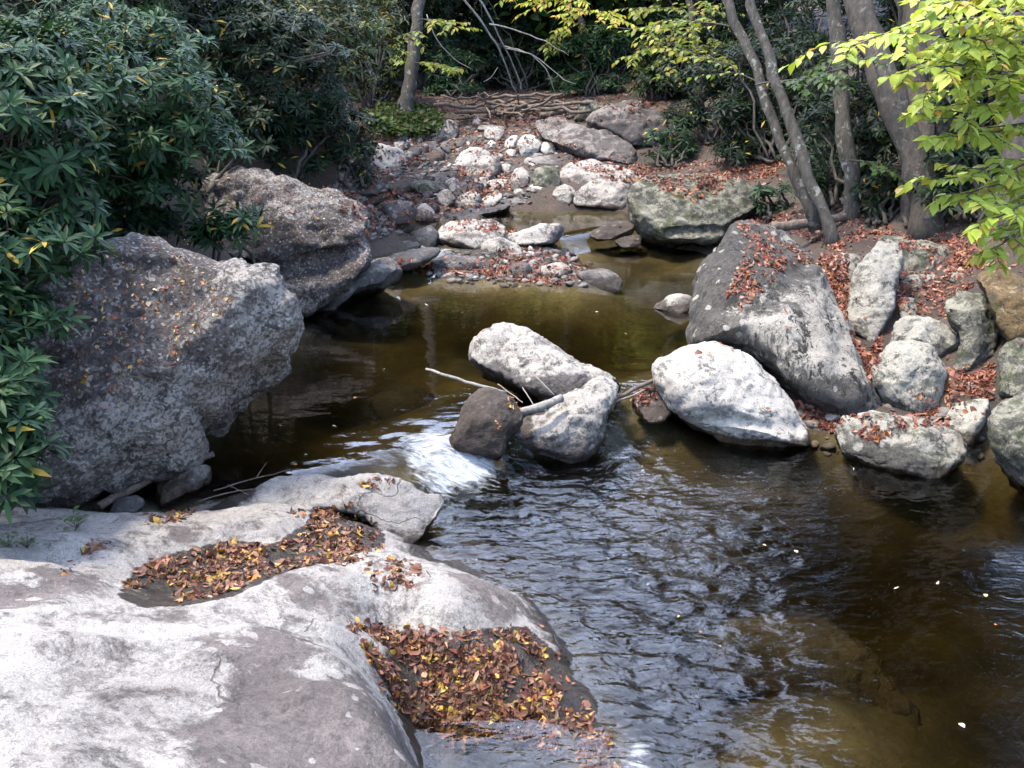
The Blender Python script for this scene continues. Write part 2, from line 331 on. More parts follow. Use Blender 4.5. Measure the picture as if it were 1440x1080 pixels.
# ------------------------------------------------------------------ the ledge in the foreground (bedrock, one piece)
LC = [(250, 950, .74), (0, 860, .85), (0, 1080, 1.02), (-150, 1000, 1.05), (-250, 850, 1.0), (300, 1080, .84), (150, 1000, .9), (150, 900, .82), (430, 950, .68), (450, 1010, .66), (490, 930, .58), (520, 965, .53), (555, 1020, .5), (592, 1080, .47), (480, 1080, .66), (620, 1200, .4), (300, 1250, .85),
 (575, 960, .05), (540, 920, .14), (500, 888, .3), (605, 1020, -.04), (625, 1085, -.22), (660, 1020, .02), (700, 950, .12), (780, 905, .1), (640, 910, .22), (755, 885, .13), (800, 1000, .035), (850, 1030, 0), (872, 1060, -.05), (760, 1062, -.13), (690, 1075, -.2), (700, 1150, -.35), (815, 945, 0), (790, 930, .04),
 (850, 920, -.3), (900, 1000, -.3), (950, 1080, -.45), (830, 860, -.35), (640, 1250, -.3), (757, 873, .06), (725, 838, .1), (640, 800, .14), (592, 786, .12), (560, 771, .1), (660, 780, -.2), (750, 820, -.25), (600, 755, -.2), (790, 870, -.15),
 (500, 830, .47), (600, 838, .4), (680, 858, .3), (420, 830, .56), (400, 802, .5), (330, 850, .62), (540, 778, .3), (500, 795, .4), (620, 885, .3), (545, 880, .37), (490, 878, .44), (700, 880, .23), (440, 868, .53), (370, 855, .6), (250, 852, .68), (300, 900, .73), (200, 850, .6),
 (210, 828, .42), (250, 805, .36), (330, 785, .32), (420, 770, .28), (500, 742, .22), (450, 730, .22), (530, 760, .18), (290, 842, .56), (160, 835, .66), (185, 795, .5), (245, 772, .43), (330, 757, .39), (385, 763, .35), (300, 735, .43), (380, 728, .37), (425, 740, .33), (200, 755, .5), (100, 762, .56), (60, 795, .68), (0, 755, .6), (0, 800, .76), (100, 830, .74),
 (210, 738, .44), (235, 722, .12), (120, 738, .5), (300, 716, .22), (380, 714, .26), (440, 712, .15), (60, 725, .4), (-100, 740, .6), (560, 735, -.05)]
LR = RBF([at(a, b, c)[:2] for a, b, c in LC], [c for _, _, c in LC], .14, .03)
lx = axis([(-3.6, -2.2, .04), (-2.2, 1., .018)]); ly = axis([(1.2, 3., .05), (3., 6.9, .018)])
Q, Fl = grid(lx, ly); zl_ = LR(Q)
fold = np.array([fract((x * 1.6 + y * .8, y * 3.2 - x * 1.2, 7), 5) for x, y in Q]); fine = np.array([fract((x * 7, y * 9, 2), 4) for x, y in Q])
strat = np.array([noise.noise((x * 1.5 + y * 2., (y - .55 * x) * 11 + .6 * math.sin(x * 3), 3)) for x, y in Q]); strat = np.minimum(strat, .12)
zl_ = zl_ + fold * .04 + fine * .012 + strat * .02
edge = np.minimum(1, np.minimum(Q[:, 0] + 3.6, 1.0 - Q[:, 0]) / .1); zl_ = np.minimum(zl_, np.where(Q[:, 1] > 6.6, -.2, 9))
def pixof(V):
    d = V - Cc; z = d @ Fv; return np.column_stack([720 + FPX * (d @ Xv) / z, 540 - FPX * (d @ Uv) / z])
LV = np.column_stack([Q, zl_]); lp = pixof(LV)
def blobp(c, rx, ry, z):
    q = at(c[0], c[1], z); k = np.linalg.norm(q - Cc) / FPX
    return np.exp(-(((Q[:, 0] - q[0]) / (rx * k)) ** 2 + ((Q[:, 1] - q[1]) / (ry * k * 1.6)) ** 2) ** 1.5)
bn = np.array([fract((x * 2.6, y * 2.6, 5), 5) + .8 * fract((x * 7, y * 7, 9), 4) for x, y in Q])
bare = np.clip((.9 + 1.1 * bn) * (1.0 * blobp((455, 985), 105, 75, .66) + 1.2 * blobp((420, 1060), 130, 60, .72) + .7 * blobp((560, 1060), 60, 60, .5) + .8 * blobp((700, 850), 60, 30, .2) + .25 * blobp((80, 850), 140, 30, .8) + .3 * blobp((120, 800), 80, 30, .7) + .5 * blobp((340, 910), 60, 30, .7)), 0, 1.2)
hol = inpoly(lp, [(165, 840), (185, 800), (250, 775), (330, 758), (385, 765), (430, 735), (440, 710), (520, 705), (545, 765), (480, 785), (400, 805), (330, 838), (260, 853), (200, 855)])
gul = inpoly(lp, [(485, 880), (620, 888), (740, 880), (790, 925), (880, 1060), (900, 1300), (640, 1300), (595, 1085), (540, 960)])
wet = np.clip(sstep(.16, .0, zl_) + hol * .8 + gul * sstep(.36, .18, zl_) * .9, 0, 1)
ledge = tag(mesh('bedrock_ledge', LV, Fl, RM['ledge'], attrs={'wet': wet, 'bare': bare, 'dk': np.zeros(len(LV)), 'sub': sstep(.02, -.04, zl_) * .9}), 'broad pale lichen-covered bedrock ledge filling the lower left, with leaf-filled hollows', 'rock')

# ------------------------------------------------------------------ boulders from their outlines
GBV = BVHTree.FromPolygons(GV.tolist(), Fg.tolist())
SURF = [(GV, Fg), (LV, Fl)]
ROCKS = {}
def spline(pts, n):
    p = np.asarray(pts, float); m = len(p); d = np.sqrt(((np.roll(p, -1, 0) - p) ** 2).sum(1)); cum = np.append(0, np.cumsum(d)); tt = np.linspace(0, cum[-1], n, endpoint=False); out = []
    for t in tt:
        i = min(np.searchsorted(cum, t, 'right') - 1, m - 1); u = (t - cum[i]) / max(d[i], 1e-6)
        p0, p1, p2, p3 = p[i - 1], p[i], p[(i + 1) % m], p[(i + 2) % m]
        cr = .5 * (2 * p1 + (p2 - p0) * u + (2 * p0 - 5 * p1 + 4 * p2 - p3) * u * u + (3 * p1 - p0 - 3 * p2 + p3) * u ** 3)
        out.append(.6 * cr + .4 * (p1 + (p2 - p1) * u))
    return np.array(out)
def rock(name, label, pts, z, mat, lean=52, tf=.36, tb=.55, n=None, p=2.3, facets=2, rough=1., cat='rock', group=None, yaw=0., ctr=None, relief=(), darks=(), bares=(), chip=.5, wob=.8, cuts=5, auto=True, sink=.07, seed=None, crease=()):
    pts = np.asarray(pts, float); sd = seed if seed is not None else len(ROCKS) * 7 + 3; rr = random.Random(sd)
    size = max(np.ptp(pts[:, 0]), np.ptp(pts[:, 1]))
    n = n or int(np.clip(size * .55, 36, 150)); K = max(7, int(n * .2))
    rim = spline(pts, n); c = np.asarray(ctr if ctr else rim.mean(0), float); c = np.asarray(c)
    ymax, ymin = rim[:, 1].max(), rim[:, 1].min(); low = sstep(ymax - .3 * (ymax - ymin), ymax, rim[:, 1]); rim[:, 1] += low * sink * (ymax - ymin) + low * 2
    cx_ = pts[np.argmax(pts[:, 1])][0]
    if auto and cx_ > 0:
        hit = GBV.ray_cast(Vector(Cc), Vector(ray(cx_, ymax)).normalized())[0]
        if hit: z = max(hit.z, float(level(np.array([[hit.x, hit.y]]))[0]) - .02)
    bp = at(cx_, ymax, z)
    ln = R(lean); u = np.array([0, math.cos(ln), math.sin(ln)]); h = np.array([math.cos(R(yaw)), math.sin(R(yaw)), 0]); nrm = np.cross(h, u); nrm /= np.linalg.norm(nrm)
    vd = ray(*c); vd /= np.linalg.norm(vd)
    def onp(q, P0):
        r = Fv + (q[:, :1] - 720) / FPX * Xv + (540 - q[:, 1:2]) / FPX * Uv
        return Cc + r * (((P0 - Cc) @ nrm) / (r @ nrm))[:, None]
    w = onp(rim, bp); area = size * np.linalg.norm(bp - Cc) / FPX; hh = .5 * (np.ptp(rim[:, 0]) + np.ptp(rim[:, 1])) * np.linalg.norm(bp - Cc) / FPX
    T = tf * hh; P0 = bp + vd * T * .35
    t = np.linspace(0, 1, K + 1); rs = np.sin(t * math.pi / 2)   # 0 centre .. 1 rim
    px = c + (rim[None] - c) * rs[1:, None, None]                # K,n,2
    base = np.concatenate([onp(c[None], P0), onp(px.reshape(-1, 2), P0)]); flatp = np.concatenate([c[None], px.reshape(-1, 2)])
    rflat = np.concatenate([[0], np.repeat(rs[1:], n)])
    bul = T * np.maximum(0, 1 - rflat ** p) ** (1 / p)
    uv = (flatp - c) / (size * .5)
    f = bul.copy()
    for i in range(facets):
        a = rr.uniform(0, 6.28); k = rr.uniform(.5, 1.1); off = rr.uniform(.6, .9)
        pl = T * (off - k * .6 * (uv[:, 0] * math.cos(a) + uv[:, 1] * math.sin(a)))
        f = np.where(pl < f, np.maximum(f * .25 + pl * .75, 0 * f), f)
    for (ax, ay, rad, amt) in relief:
        f = f + amt * T * np.exp(-(((flatp - (ax, ay)) / rad) ** 2).sum(1)) * np.minimum(1, (1 - rflat) * 4)
    for (cx0, cy0, cx1, cy1, wd, amt) in crease:
        a = np.array([cx0, cy0]); d = np.array([cx1 - cx0, cy1 - cy0]); s = np.clip(((flatp - a) @ d) / (d @ d), 0, 1); dd = np.sqrt(((flatp - a - s[:, None] * d) ** 2).sum(1))
        f = f - amt * T * np.exp(-(dd / wd) ** 2) * np.minimum(1, (1 - rflat) * 6)
    f = np.maximum(f, 0)
    front = base - vd * f[:, None]
    bd = vd * .85 + np.array([0, 0, -.35])
    back = base + bd * (tb * hh * np.maximum(0, 1 - rflat ** p) ** (1 / p))[:, None]
    V = np.vstack([front, back[:1 + (K - 1) * n]])
    nf = len(front)
    idx = lambda k_, j: 1 + (k_ - 1) * n + j % n
    quads = []; tris = []
    for j in range(n):
        tris.append((0, idx(1, j + 1), idx(1, j)))
        for k_ in range(1, K): quads.append((idx(k_, j), idx(k_, j + 1), idx(k_ + 1, j + 1), idx(k_ + 1, j)))
    bidx = lambda k_, j: idx(K, j) if k_ == K else nf + idx(k_, j)
    for j in range(n):
        tris.append((nf, bidx(1, j), bidx(1, j + 1)))
        for k_ in range(1, K): quads.append((bidx(k_, j), bidx(k_ + 1, j), bidx(k_ + 1, j + 1), bidx(k_, j + 1)))
    # an even skin, then weathering
    tmp = mesh('skin', V, [np.array(quads), np.array(tris)]); md = tmp.modifiers.new('r', 'REMESH'); md.mode = 'VOXEL'
    dist = np.linalg.norm(bp - Cc); md.voxel_size = float(max(3.2 * dist / FPX, hh / 46, .006)) if size > 45 else float(hh / 15)
    ev = tmp.evaluated_get(bpy.context.evaluated_depsgraph_get()); me2 = ev.to_mesh(); nv = len(me2.vertices)
    V = np.empty(nv * 3, dtype=np.float32); me2.vertices.foreach_get('co', V); V = V.reshape(-1, 3).astype(float); d = np.empty(nv * 3, dtype=np.float32); me2.vertex_normals.foreach_get('vector', d); d = d.reshape(-1, 3).astype(float)
    F4 = np.array([tuple(q.vertices) for q in me2.polygons if len(q.vertices) == 4]); ev.to_mesh_clear(); tm = tmp.data; bpy.data.objects.remove(tmp); bpy.data.meshes.remove(tm)
    for q in range(cuts):
        cn = -vd * rr.uniform(.35, 1.) + np.array([rr.gauss(0, .55), 0, rr.gauss(.35, .55)]); cn /= np.linalg.norm(cn)
        pr = V @ cn; lim = np.quantile(pr, rr.uniform(.84, .95)); V = V - np.maximum(0, pr - lim)[:, None] * cn * rr.uniform(.55, .85)
    a1 = .05 * hh * rough; o = (sd * 1.7, sd * .9, 3)
    s1_ = 1.9 / max(hh, .15)
    nn = wob * fract_arr(V, s1_, 4, o) * a1 + fract_arr(V, s1_ * 4, 5, o, .6) * a1 * .4
    rid = np.array([abs(noise.noise((x * s1_ * 2.2 + o[0], y * s1_ * 2.2, z_ * s1_ * 4.5))) for x, y, z_ in V]); nn -= np.maximum(0, .12 - rid) * a1 * 2.2
    if chip:
        f1 = np.array([noise.voronoi((x * s1_ * 1.5 + o[0], y * s1_ * 1.5 + o[1], z_ * s1_ * 1.5))[0][0] for x, y, z_ in V]); f2 = np.array([noise.voronoi((x * s1_ * 4 + o[0], y * s1_ * 4 + o[1], z_ * s1_ * 4))[0][0] for x, y, z_ in V])
        nn -= chip * a1 * (1.5 * (f1 - .4) + .5 * (f2 - .4))
    V = V + d * nn[:, None]
    vp = pixof(V); dk = np.zeros(len(V)); br = np.zeros(len(V))
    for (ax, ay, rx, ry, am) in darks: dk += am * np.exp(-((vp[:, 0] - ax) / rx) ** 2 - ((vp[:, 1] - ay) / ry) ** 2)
    for (ax, ay, rx, ry, am) in bares: br += am * np.exp(-((vp[:, 0] - ax) / rx) ** 2 - ((vp[:, 1] - ay) / ry) ** 2)
    lvv = level(V[:, :2]); wt = sstep(.14, .0, V[:, 2] - lvv - .015)
    o_ = mesh(name, V, F4, RM[mat], attrs={'wet': wt, 'bare': br, 'dk': dk, 'sub': sstep(.0, -.06, V[:, 2] - lvv)})
    tag(o_, label, cat, group)
    SURF.append((V, F4)); ROCKS.setdefault(label, o_)
    return o_

# left bank
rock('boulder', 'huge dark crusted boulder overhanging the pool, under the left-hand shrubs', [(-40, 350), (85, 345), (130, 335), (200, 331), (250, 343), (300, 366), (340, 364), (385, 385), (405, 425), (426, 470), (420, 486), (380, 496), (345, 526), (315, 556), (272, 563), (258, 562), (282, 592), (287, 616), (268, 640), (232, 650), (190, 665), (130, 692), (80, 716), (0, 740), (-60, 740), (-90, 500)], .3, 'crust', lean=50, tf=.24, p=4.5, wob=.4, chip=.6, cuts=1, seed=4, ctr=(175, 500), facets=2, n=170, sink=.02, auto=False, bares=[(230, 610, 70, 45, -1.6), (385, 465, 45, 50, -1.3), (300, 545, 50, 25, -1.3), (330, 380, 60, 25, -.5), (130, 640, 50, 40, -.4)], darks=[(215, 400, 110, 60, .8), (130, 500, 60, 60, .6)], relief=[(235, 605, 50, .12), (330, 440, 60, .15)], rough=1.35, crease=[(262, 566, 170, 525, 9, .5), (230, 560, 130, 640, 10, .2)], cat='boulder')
rock('boulder', 'long grey boulder with an undercut dark base, second up the left bank', [(275, 262), (300, 243), (340, 239), (400, 243), (440, 261), (480, 262), (508, 278), (520, 300), (516, 326), (526, 352), (512, 376), (490, 400), (462, 420), (425, 440), (400, 425), (385, 390), (350, 372), (280, 345), (262, 300)], .34, 'crust', auto=False, lean=58, tf=.26, p=3.2, wob=.5, cuts=1, chip=.8, darks=[(400, 330, 90, 16, 1.), (470, 380, 70, 14, 1.)], ctr=(400, 325), facets=2, rough=1.1, sink=.03, crease=[(380, 385, 525, 345, 14, .5)], cat='boulder')  # darks: darker strips across the face and along the undercut
rock('rock', 'low grey rock shelf at the waterline beneath the second left boulder', [(420, 436), (450, 412), (490, 392), (520, 372), (545, 360), (566, 378), (548, 394), (505, 406), (482, 424), (445, 443)], .27, 'flat', lean=25, tf=.2)
rock('rock', 'small blunt grey rock capped with pale lichen at the pool head by left bank', [(520, 372), (532, 362), (548, 360), (560, 370), (567, 382), (558, 394), (535, 398), (518, 394)], .28, 'mid', lean=50)
rock('rock', 'small flat-topped rock tucked under the huge left boulder, a leaf on it', [(214, 692), (228, 668), (262, 656), (296, 654), (299, 668), (280, 686), (248, 700), (222, 706)], .12, 'pale', lean=35, tf=.3)
rock('rock', 'dark little rock in the shade beside the ledge, under left boulder', [(148, 722), (160, 704), (190, 695), (205, 702), (196, 718), (170, 728)], .1, 'flat', lean=40)
rock('flat_rock', 'flat light slab with a wet dark right end beside the cascade', [(272, 722), (300, 706), (350, 684), (400, 669), (440, 664), (474, 671), (520, 666), (562, 671), (600, 684), (638, 679), (640, 692), (622, 722), (598, 748), (562, 768), (535, 745), (510, 722), (470, 716), (440, 716), (400, 716), (330, 722)], .06, 'ledge', auto=False, lean=33, tf=.12, tb=.3, p=3.5, facets=2, rough=.6, ctr=(500, 700), sink=.02, cat='slab')
# the rocks in the middle of the stream
rock('boulder', 'pointed pale rock leaning back over its dark hollow, mid-stream', [(659, 497), (667, 478), (698, 458), (738, 459), (765, 474), (792, 490), (830, 514), (868, 530), (872, 548), (842, 556), (800, 566), (762, 560), (722, 542), (690, 524), (668, 512)], .25, 'mid', auto=False, lean=46, tf=.36, p=2.8, relief=[(740, 478, 40, .3)], facets=1, wob=.7, cuts=3, sink=.0, darks=[(690, 530, 30, 14, 2.), (740, 552, 40, 12, 2.), (810, 548, 50, 12, 2.)], bares=[(770, 545, 60, 14, .8)], cat='boulder')  # darks: shade of the underside and right end painted into the colour
rock('boulder', 'pale-topped block-shaped rock with brown wet front, in front of the pointed rock', [(869, 540), (864, 560), (851, 600), (851, 640), (802, 645), (750, 641), (708, 640), (704, 612), (740, 590), (772, 574), (792, 556), (820, 540), (846, 530)], .0, 'mid', auto=False, lean=48, tf=.44, p=4.2, relief=[(835, 560, 34, .35), (760, 600, 30, .15)], facets=1, wob=.6, bares=[(780, 634, 90, 18, .8)], cat='boulder')
rock('rock', 'dark wet wedge-shaped rock beside the white cascade', [(672, 548), (690, 545), (722, 562), (738, 590), (712, 612), (704, 632), (670, 631), (632, 626), (638, 600), (655, 562)], .24, 'dark', auto=False, lean=48, tf=.45, p=3.2, rough=.8, facets=2, cuts=6, relief=[(690, 585, 22, .4)], seed=23)
rock('boulder', 'bright white smooth boulder standing at right of the chute', [(916, 516), (926, 504), (960, 489), (1000, 480), (1040, 491), (1072, 516), (1102, 550), (1130, 588), (1140, 606), (1139, 622), (1085, 626), (1025, 619), (982, 601), (942, 572), (921, 541)], .0, 'white', auto=False, lean=46, tf=.4, p=3., facets=0, rough=.8, wob=.35, cuts=2, chip=.35, relief=[(985, 520, 45, .22), (1060, 585, 40, .1)], crease=[(1000, 590, 1120, 600, 14, .25)], sink=.03, cat='boulder', seed=5)
rock('rock', 'dark wet flat stone under the leaves between pale block rock and white boulder', [(886, 572), (892, 556), (908, 546), (928, 540), (942, 556), (946, 578), (925, 588), (900, 586)], .16, 'dark', auto=False, lean=25, tf=.2)
# right bank
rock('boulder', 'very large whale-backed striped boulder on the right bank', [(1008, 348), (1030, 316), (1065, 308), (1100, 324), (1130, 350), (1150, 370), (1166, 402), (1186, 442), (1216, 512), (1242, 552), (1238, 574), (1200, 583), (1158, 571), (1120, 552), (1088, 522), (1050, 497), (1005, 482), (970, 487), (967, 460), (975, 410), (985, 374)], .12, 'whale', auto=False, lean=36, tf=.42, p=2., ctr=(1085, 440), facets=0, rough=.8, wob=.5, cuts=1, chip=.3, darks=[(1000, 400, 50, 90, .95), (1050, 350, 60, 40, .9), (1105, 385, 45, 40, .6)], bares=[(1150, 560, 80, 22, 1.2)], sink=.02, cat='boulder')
rock('rock', 'small pale rock in the water at the foot of the whale-backed boulder', [(915, 430), (930, 420), (950, 412), (972, 414), (978, 432), (960, 442), (935, 438)], .25, 'pale', lean=45)
rock('rock', 'tall narrow upright grey stone pocked with holes, right bank', [(1240, 338), (1262, 340), (1272, 352), (1262, 392), (1259, 430), (1234, 468), (1216, 486), (1196, 466), (1189, 442), (1200, 392), (1218, 356)], .6, 'bank', lean=44, tf=.35, p=3)
rock('rock', 'round grey rock with black cracks, nearest the water below the upright stone', [(1230, 512), (1250, 486), (1278, 478), (1310, 490), (1326, 512), (1331, 545), (1320, 566), (1288, 580), (1250, 572), (1228, 546)], .22, 'bank', facets=1, lean=56, tf=.55, bares=[(1280, 500, 30, 20, -.6)], crease=[(1262, 495, 1275, 525, 4, .25), (1280, 515, 1300, 500, 4, .2)])
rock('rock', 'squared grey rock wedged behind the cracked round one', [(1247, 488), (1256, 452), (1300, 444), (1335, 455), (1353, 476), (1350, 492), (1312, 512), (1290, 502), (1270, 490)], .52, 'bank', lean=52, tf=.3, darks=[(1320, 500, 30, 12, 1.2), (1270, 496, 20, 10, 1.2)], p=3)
rock('rock', 'curved kidney-shaped green-grey rock on the right bank', [(1328, 424), (1350, 402), (1386, 414), (1401, 445), (1406, 476), (1396, 506), (1366, 522), (1338, 514), (1345, 486), (1348, 465), (1334, 448)], .6, 'green', lean=55, tf=.42)
rock('rock', 'ochre-stained crumbling rock at the right margin under the yellow leaves', [(1372, 378), (1400, 372), (1445, 386), (1490, 420), (1500, 480), (1440, 478), (1402, 450), (1384, 410)], .9, 'brown', lean=55)
rock('rock', 'upper of two round mossy boulders at the right margin', [(1404, 500), (1420, 476), (1460, 470), (1520, 500), (1520, 560), (1440, 562), (1406, 548)], .6, 'green', lean=58, tf=.4, cuts=1)
rock('boulder', 'lower big round mossy boulder at the right margin, in the water', [(1390, 590), (1400, 562), (1440, 552), (1520, 560), (1560, 620), (1540, 690), (1480, 705), (1425, 672), (1395, 630)], .0, 'green', lean=58, tf=.4, facets=1, cuts=1, cat='boulder')
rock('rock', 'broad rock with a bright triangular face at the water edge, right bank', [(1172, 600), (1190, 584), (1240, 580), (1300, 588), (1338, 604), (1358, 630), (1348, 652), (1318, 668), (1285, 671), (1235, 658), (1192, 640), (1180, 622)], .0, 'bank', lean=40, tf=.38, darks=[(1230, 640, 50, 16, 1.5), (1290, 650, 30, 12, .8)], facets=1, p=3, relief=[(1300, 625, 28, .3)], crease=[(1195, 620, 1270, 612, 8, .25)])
rock('rock', 'small angular rock between the triangular-faced rock and the round mossy ones', [(1328, 590), (1345, 566), (1388, 560), (1392, 578), (1380, 610), (1360, 628), (1338, 616)], .1, 'bank', lean=58)
rock('stone', 'fist-sized grey stone beside the upright pocked stone', [(1263, 432), (1270, 418), (1286, 420), (1292, 432), (1286, 448), (1270, 450)], .85, 'bank', lean=52, cat='stone')
rock('stone', 'thin flat grey stone lying in red leaves above the squared rock', [(1266, 396), (1280, 386), (1310, 384), (1326, 388), (1318, 398), (1290, 408), (1272, 406)], 1.0, 'bank', lean=35, tf=.25, cat='stone')
rock('rock', 'dim mossy rock at the head of the right bank below the forked trunks', [(1220, 352), (1235, 332), (1268, 330), (1310, 340), (1340, 352), (1335, 374), (1300, 384), (1270, 380), (1262, 362), (1240, 350)], 1.15, 'green', lean=40, tf=.3)
rock('rock', 'half-buried grey rock left of the upright stone', [(1165, 372), (1178, 356), (1205, 356), (1215, 372), (1200, 392), (1178, 390)], 1.0, 'bank', lean=40)
rock('rock', 'dark low rock in orange leaves right of the cracked round rock', [(1330, 552), (1345, 540), (1380, 540), (1392, 552), (1370, 566), (1340, 566)], .3, 'dark', lean=30, tf=.25)
rock('boulder', 'ledged mossy boulder with a dark overhang on the far right bank', [(882, 276), (892, 258), (920, 248), (970, 246), (1030, 250), (1060, 262), (1066, 290), (1030, 312), (1010, 334), (960, 335), (915, 330), (890, 312), (884, 294)], .45, 'green', auto=False, lean=52, tf=.36, p=3.6, facets=1, rough=.9, chip=.5, seed=77, crease=[(900, 300, 985, 306, 2.5, .18), (985, 308, 1030, 290, 2.5, .18), (940, 326, 1020, 322, 5, .3)], cat='boulder')
# stones lying under the water
for lab, pts, z, m in [('broad olive boulder lying under the water at lower right', [(985, 900), (1060, 860), (1160, 870), (1260, 940), (1300, 1020), (1240, 1060), (1120, 1010), (1020, 960)], -.5, 'flat'), ('sunken brown stone under the water left of the broad olive boulder', [(860, 960), (920, 930), (985, 960), (970, 1010), (890, 1015)], -.55, 'slab'),
        ('sunken rock at the bottom edge of the pool', [(960, 1060), (1040, 1035), (1130, 1060), (1110, 1110), (980, 1110)], -.42, 'slab'), ('sunken stone near the right margin of the pool', [(1330, 790), (1390, 770), (1440, 800), (1420, 840), (1350, 835)], -.62, 'flat'), ('sunken stone below the triangular-faced rock', [(1180, 750), (1240, 730), (1290, 760), (1260, 795), (1195, 790)], -.68, 'slab'),
        ('sunken pale stone in the upper pool left of the leaning rock', [(520, 560), (570, 540), (620, 560), (600, 590), (540, 592)], -.12, 'pale'), ('sunken flat stone in the middle of the upper pool', [(470, 470), (540, 455), (590, 475), (550, 500), (490, 498)], -.15, 'flat')]:
    rock('sunken_stone', lab, pts, z, m, lean=18, tf=.16, auto=False, cat='stone', p=2.6)
# the bar of rocks across the stream
B = lambda label, pts, z, m, **k: rock(k.pop('name', 'rock'), label, pts, z, m, **k)
B('long low rock with white lichen top, middle of the bar across the stream', [(612, 332), (622, 316), (650, 308), (690, 307), (712, 318), (706, 338), (680, 348), (645, 350), (620, 346)], .46, 'pale', lean=42)
B('pale-ridged rock at the right end of the bar, by the little run', [(698, 336), (715, 328), (740, 322), (765, 314), (785, 314), (796, 324), (785, 338), (755, 342), (720, 345)], .46, 'pale', lean=40)
B('dark grey rounded rock at the left end of the bar', [(576, 338), (586, 324), (604, 316), (616, 326), (618, 346), (598, 348), (580, 346)], .45, 'flat', lean=45)
B('grey stone with bright upper edge just in front of the bar', [(670, 350), (684, 338), (706, 334), (730, 344), (735, 356), (705, 358), (680, 358)], .42, 'mid', lean=40)
B('long tilted grey slab left of the bar, over the pool edge', [(540, 366), (552, 356), (580, 350), (612, 347), (622, 352), (606, 364), (575, 374), (552, 376)], .34, 'flat', lean=25, tf=.2, name='flat_rock', cat='slab')
B('wedge of dark grey rock with leaves at the pool edge, below the bar', [(603, 382), (608, 366), (632, 356), (660, 360), (690, 370), (678, 380), (645, 387), (618, 391)], .28, 'flat', lean=30, tf=.25)
B('splintered brown-grey rock in red leaves right of the bar', [(728, 350), (748, 344), (775, 348), (800, 356), (788, 362), (750, 360)], .42, 'slab', lean=25, tf=.25)
B('small grey stone at the pool edge with leaves around it, below the bar', [(716, 378), (726, 370), (745, 370), (750, 384), (738, 390), (720, 388)], .29, 'slab', lean=40)
B('white-spotted dark stone at the near edge of the bar', [(752, 388), (760, 374), (785, 368), (806, 378), (800, 388), (775, 394)], .3, 'mid', lean=40)
B('smooth brown-grey stone at the tip of the bar, farthest into the pool', [(812, 388), (820, 380), (845, 377), (868, 384), (878, 396), (872, 404), (850, 406), (826, 398)], .27, 'slab', lean=35)
B('dark wet rock in the little run above the pool', [(828, 328), (845, 318), (870, 308), (890, 312), (892, 326), (865, 332), (840, 332)], .42, 'dark', lean=25, tf=.2)
B('flat leaf-strewn stone below the little run', [(862, 340), (880, 332), (900, 330), (902, 342), (880, 346)], .35, 'dark', lean=25, tf=.25)
B('flat grey stone like a turtle back, left of the small still pool', [(528, 296), (540, 284), (562, 280), (585, 288), (590, 300), (570, 310), (545, 312)], .5, 'flat', lean=40, tf=.25)
B('small upright pale-cornered stone left of the bar', [(583, 308), (586, 292), (600, 284), (610, 296), (613, 308), (600, 314)], .5, 'pale', lean=52)
B('low dark wet stone strip left of the turtle-back stone', [(482, 282), (500, 272), (530, 272), (548, 276), (530, 284), (505, 290)], .58, 'dark', lean=20, tf=.2)
B('grey flat rock lying along the left shore upstream', [(488, 262), (505, 252), (530, 252), (545, 258), (530, 268), (500, 270)], .62, 'flat', lean=25, tf=.25)
B('broad dark wet stone upstream on the left shore', [(545, 264), (560, 252), (580, 250), (590, 262), (575, 272), (555, 272)], .62, 'dark', lean=30, tf=.25)
B('white-capped green-sided stone beside the dark shallow', [(575, 266), (580, 254), (600, 252), (618, 258), (616, 270), (595, 276)], .62, 'green', lean=45)
B('small stone with a bright white cap and mossy front', [(612, 282), (616, 270), (630, 266), (640, 276), (640, 288), (622, 290)], .58, 'pale', lean=45)
B('white flake of rock at the edge of the mid pool', [(676, 282), (684, 276), (704, 270), (708, 278), (700, 286), (682, 288)], .55, 'white', lean=25, tf=.25)
B('pale flat stone stacked above the white flake', [(658, 262), (668, 252), (686, 248), (690, 258), (680, 268), (664, 268)], .68, 'pale', lean=35)
B('dark flat slab along the left rim of the mid pool', [(612, 306), (640, 296), (690, 290), (720, 284), (712, 294), (680, 304), (640, 310)], .5, 'flat', lean=12, tf=.12, name='flat_rock', cat='slab')
B('big white rock left of the sunlit gravel, pointed at its left', [(638, 228), (648, 212), (665, 206), (690, 210), (688, 226), (668, 236), (648, 236)], .86, 'white', lean=40)
B('blocky speckled pale boulder in the centre upstream', [(655, 248), (664, 228), (678, 218), (696, 220), (706, 234), (698, 246), (672, 254)], .76, 'pale', lean=48)
B('long pale rock with black blotches on the left shore upstream', [(500, 226), (506, 208), (530, 200), (552, 206), (574, 216), (576, 228), (548, 238), (520, 236)], .8, 'white', lean=45)
B('rounded grey boulder beside the green ferns upstream', [(613, 192), (618, 174), (630, 168), (642, 172), (645, 188), (634, 198), (618, 198)], 1.05, 'mid', lean=58)
B('small white stone poking out below the debris pile', [(664, 174), (668, 164), (674, 164), (677, 174)], 1.15, 'white', lean=55, name='stone', cat='stone')
B('white-topped brown rock among upstream leaves', [(680, 192), (682, 180), (698, 177), (710, 184), (706, 196), (690, 198)], 1.0, 'mid', lean=48)
B('bright sunlit white block left of the big purple slab', [(726, 206), (734, 190), (752, 190), (762, 204), (752, 218), (734, 218)], .95, 'white', lean=45)
B('smaller white chunk left of the sunlit block', [(708, 204), (716, 192), (728, 190), (730, 204), (718, 210)], .98, 'white', lean=45, name='stone', cat='stone')
B('white stone at the foot of the big purple slab', [(760, 212), (764, 200), (776, 200), (782, 210), (772, 216)], .98, 'white', lean=45, name='stone', cat='stone')
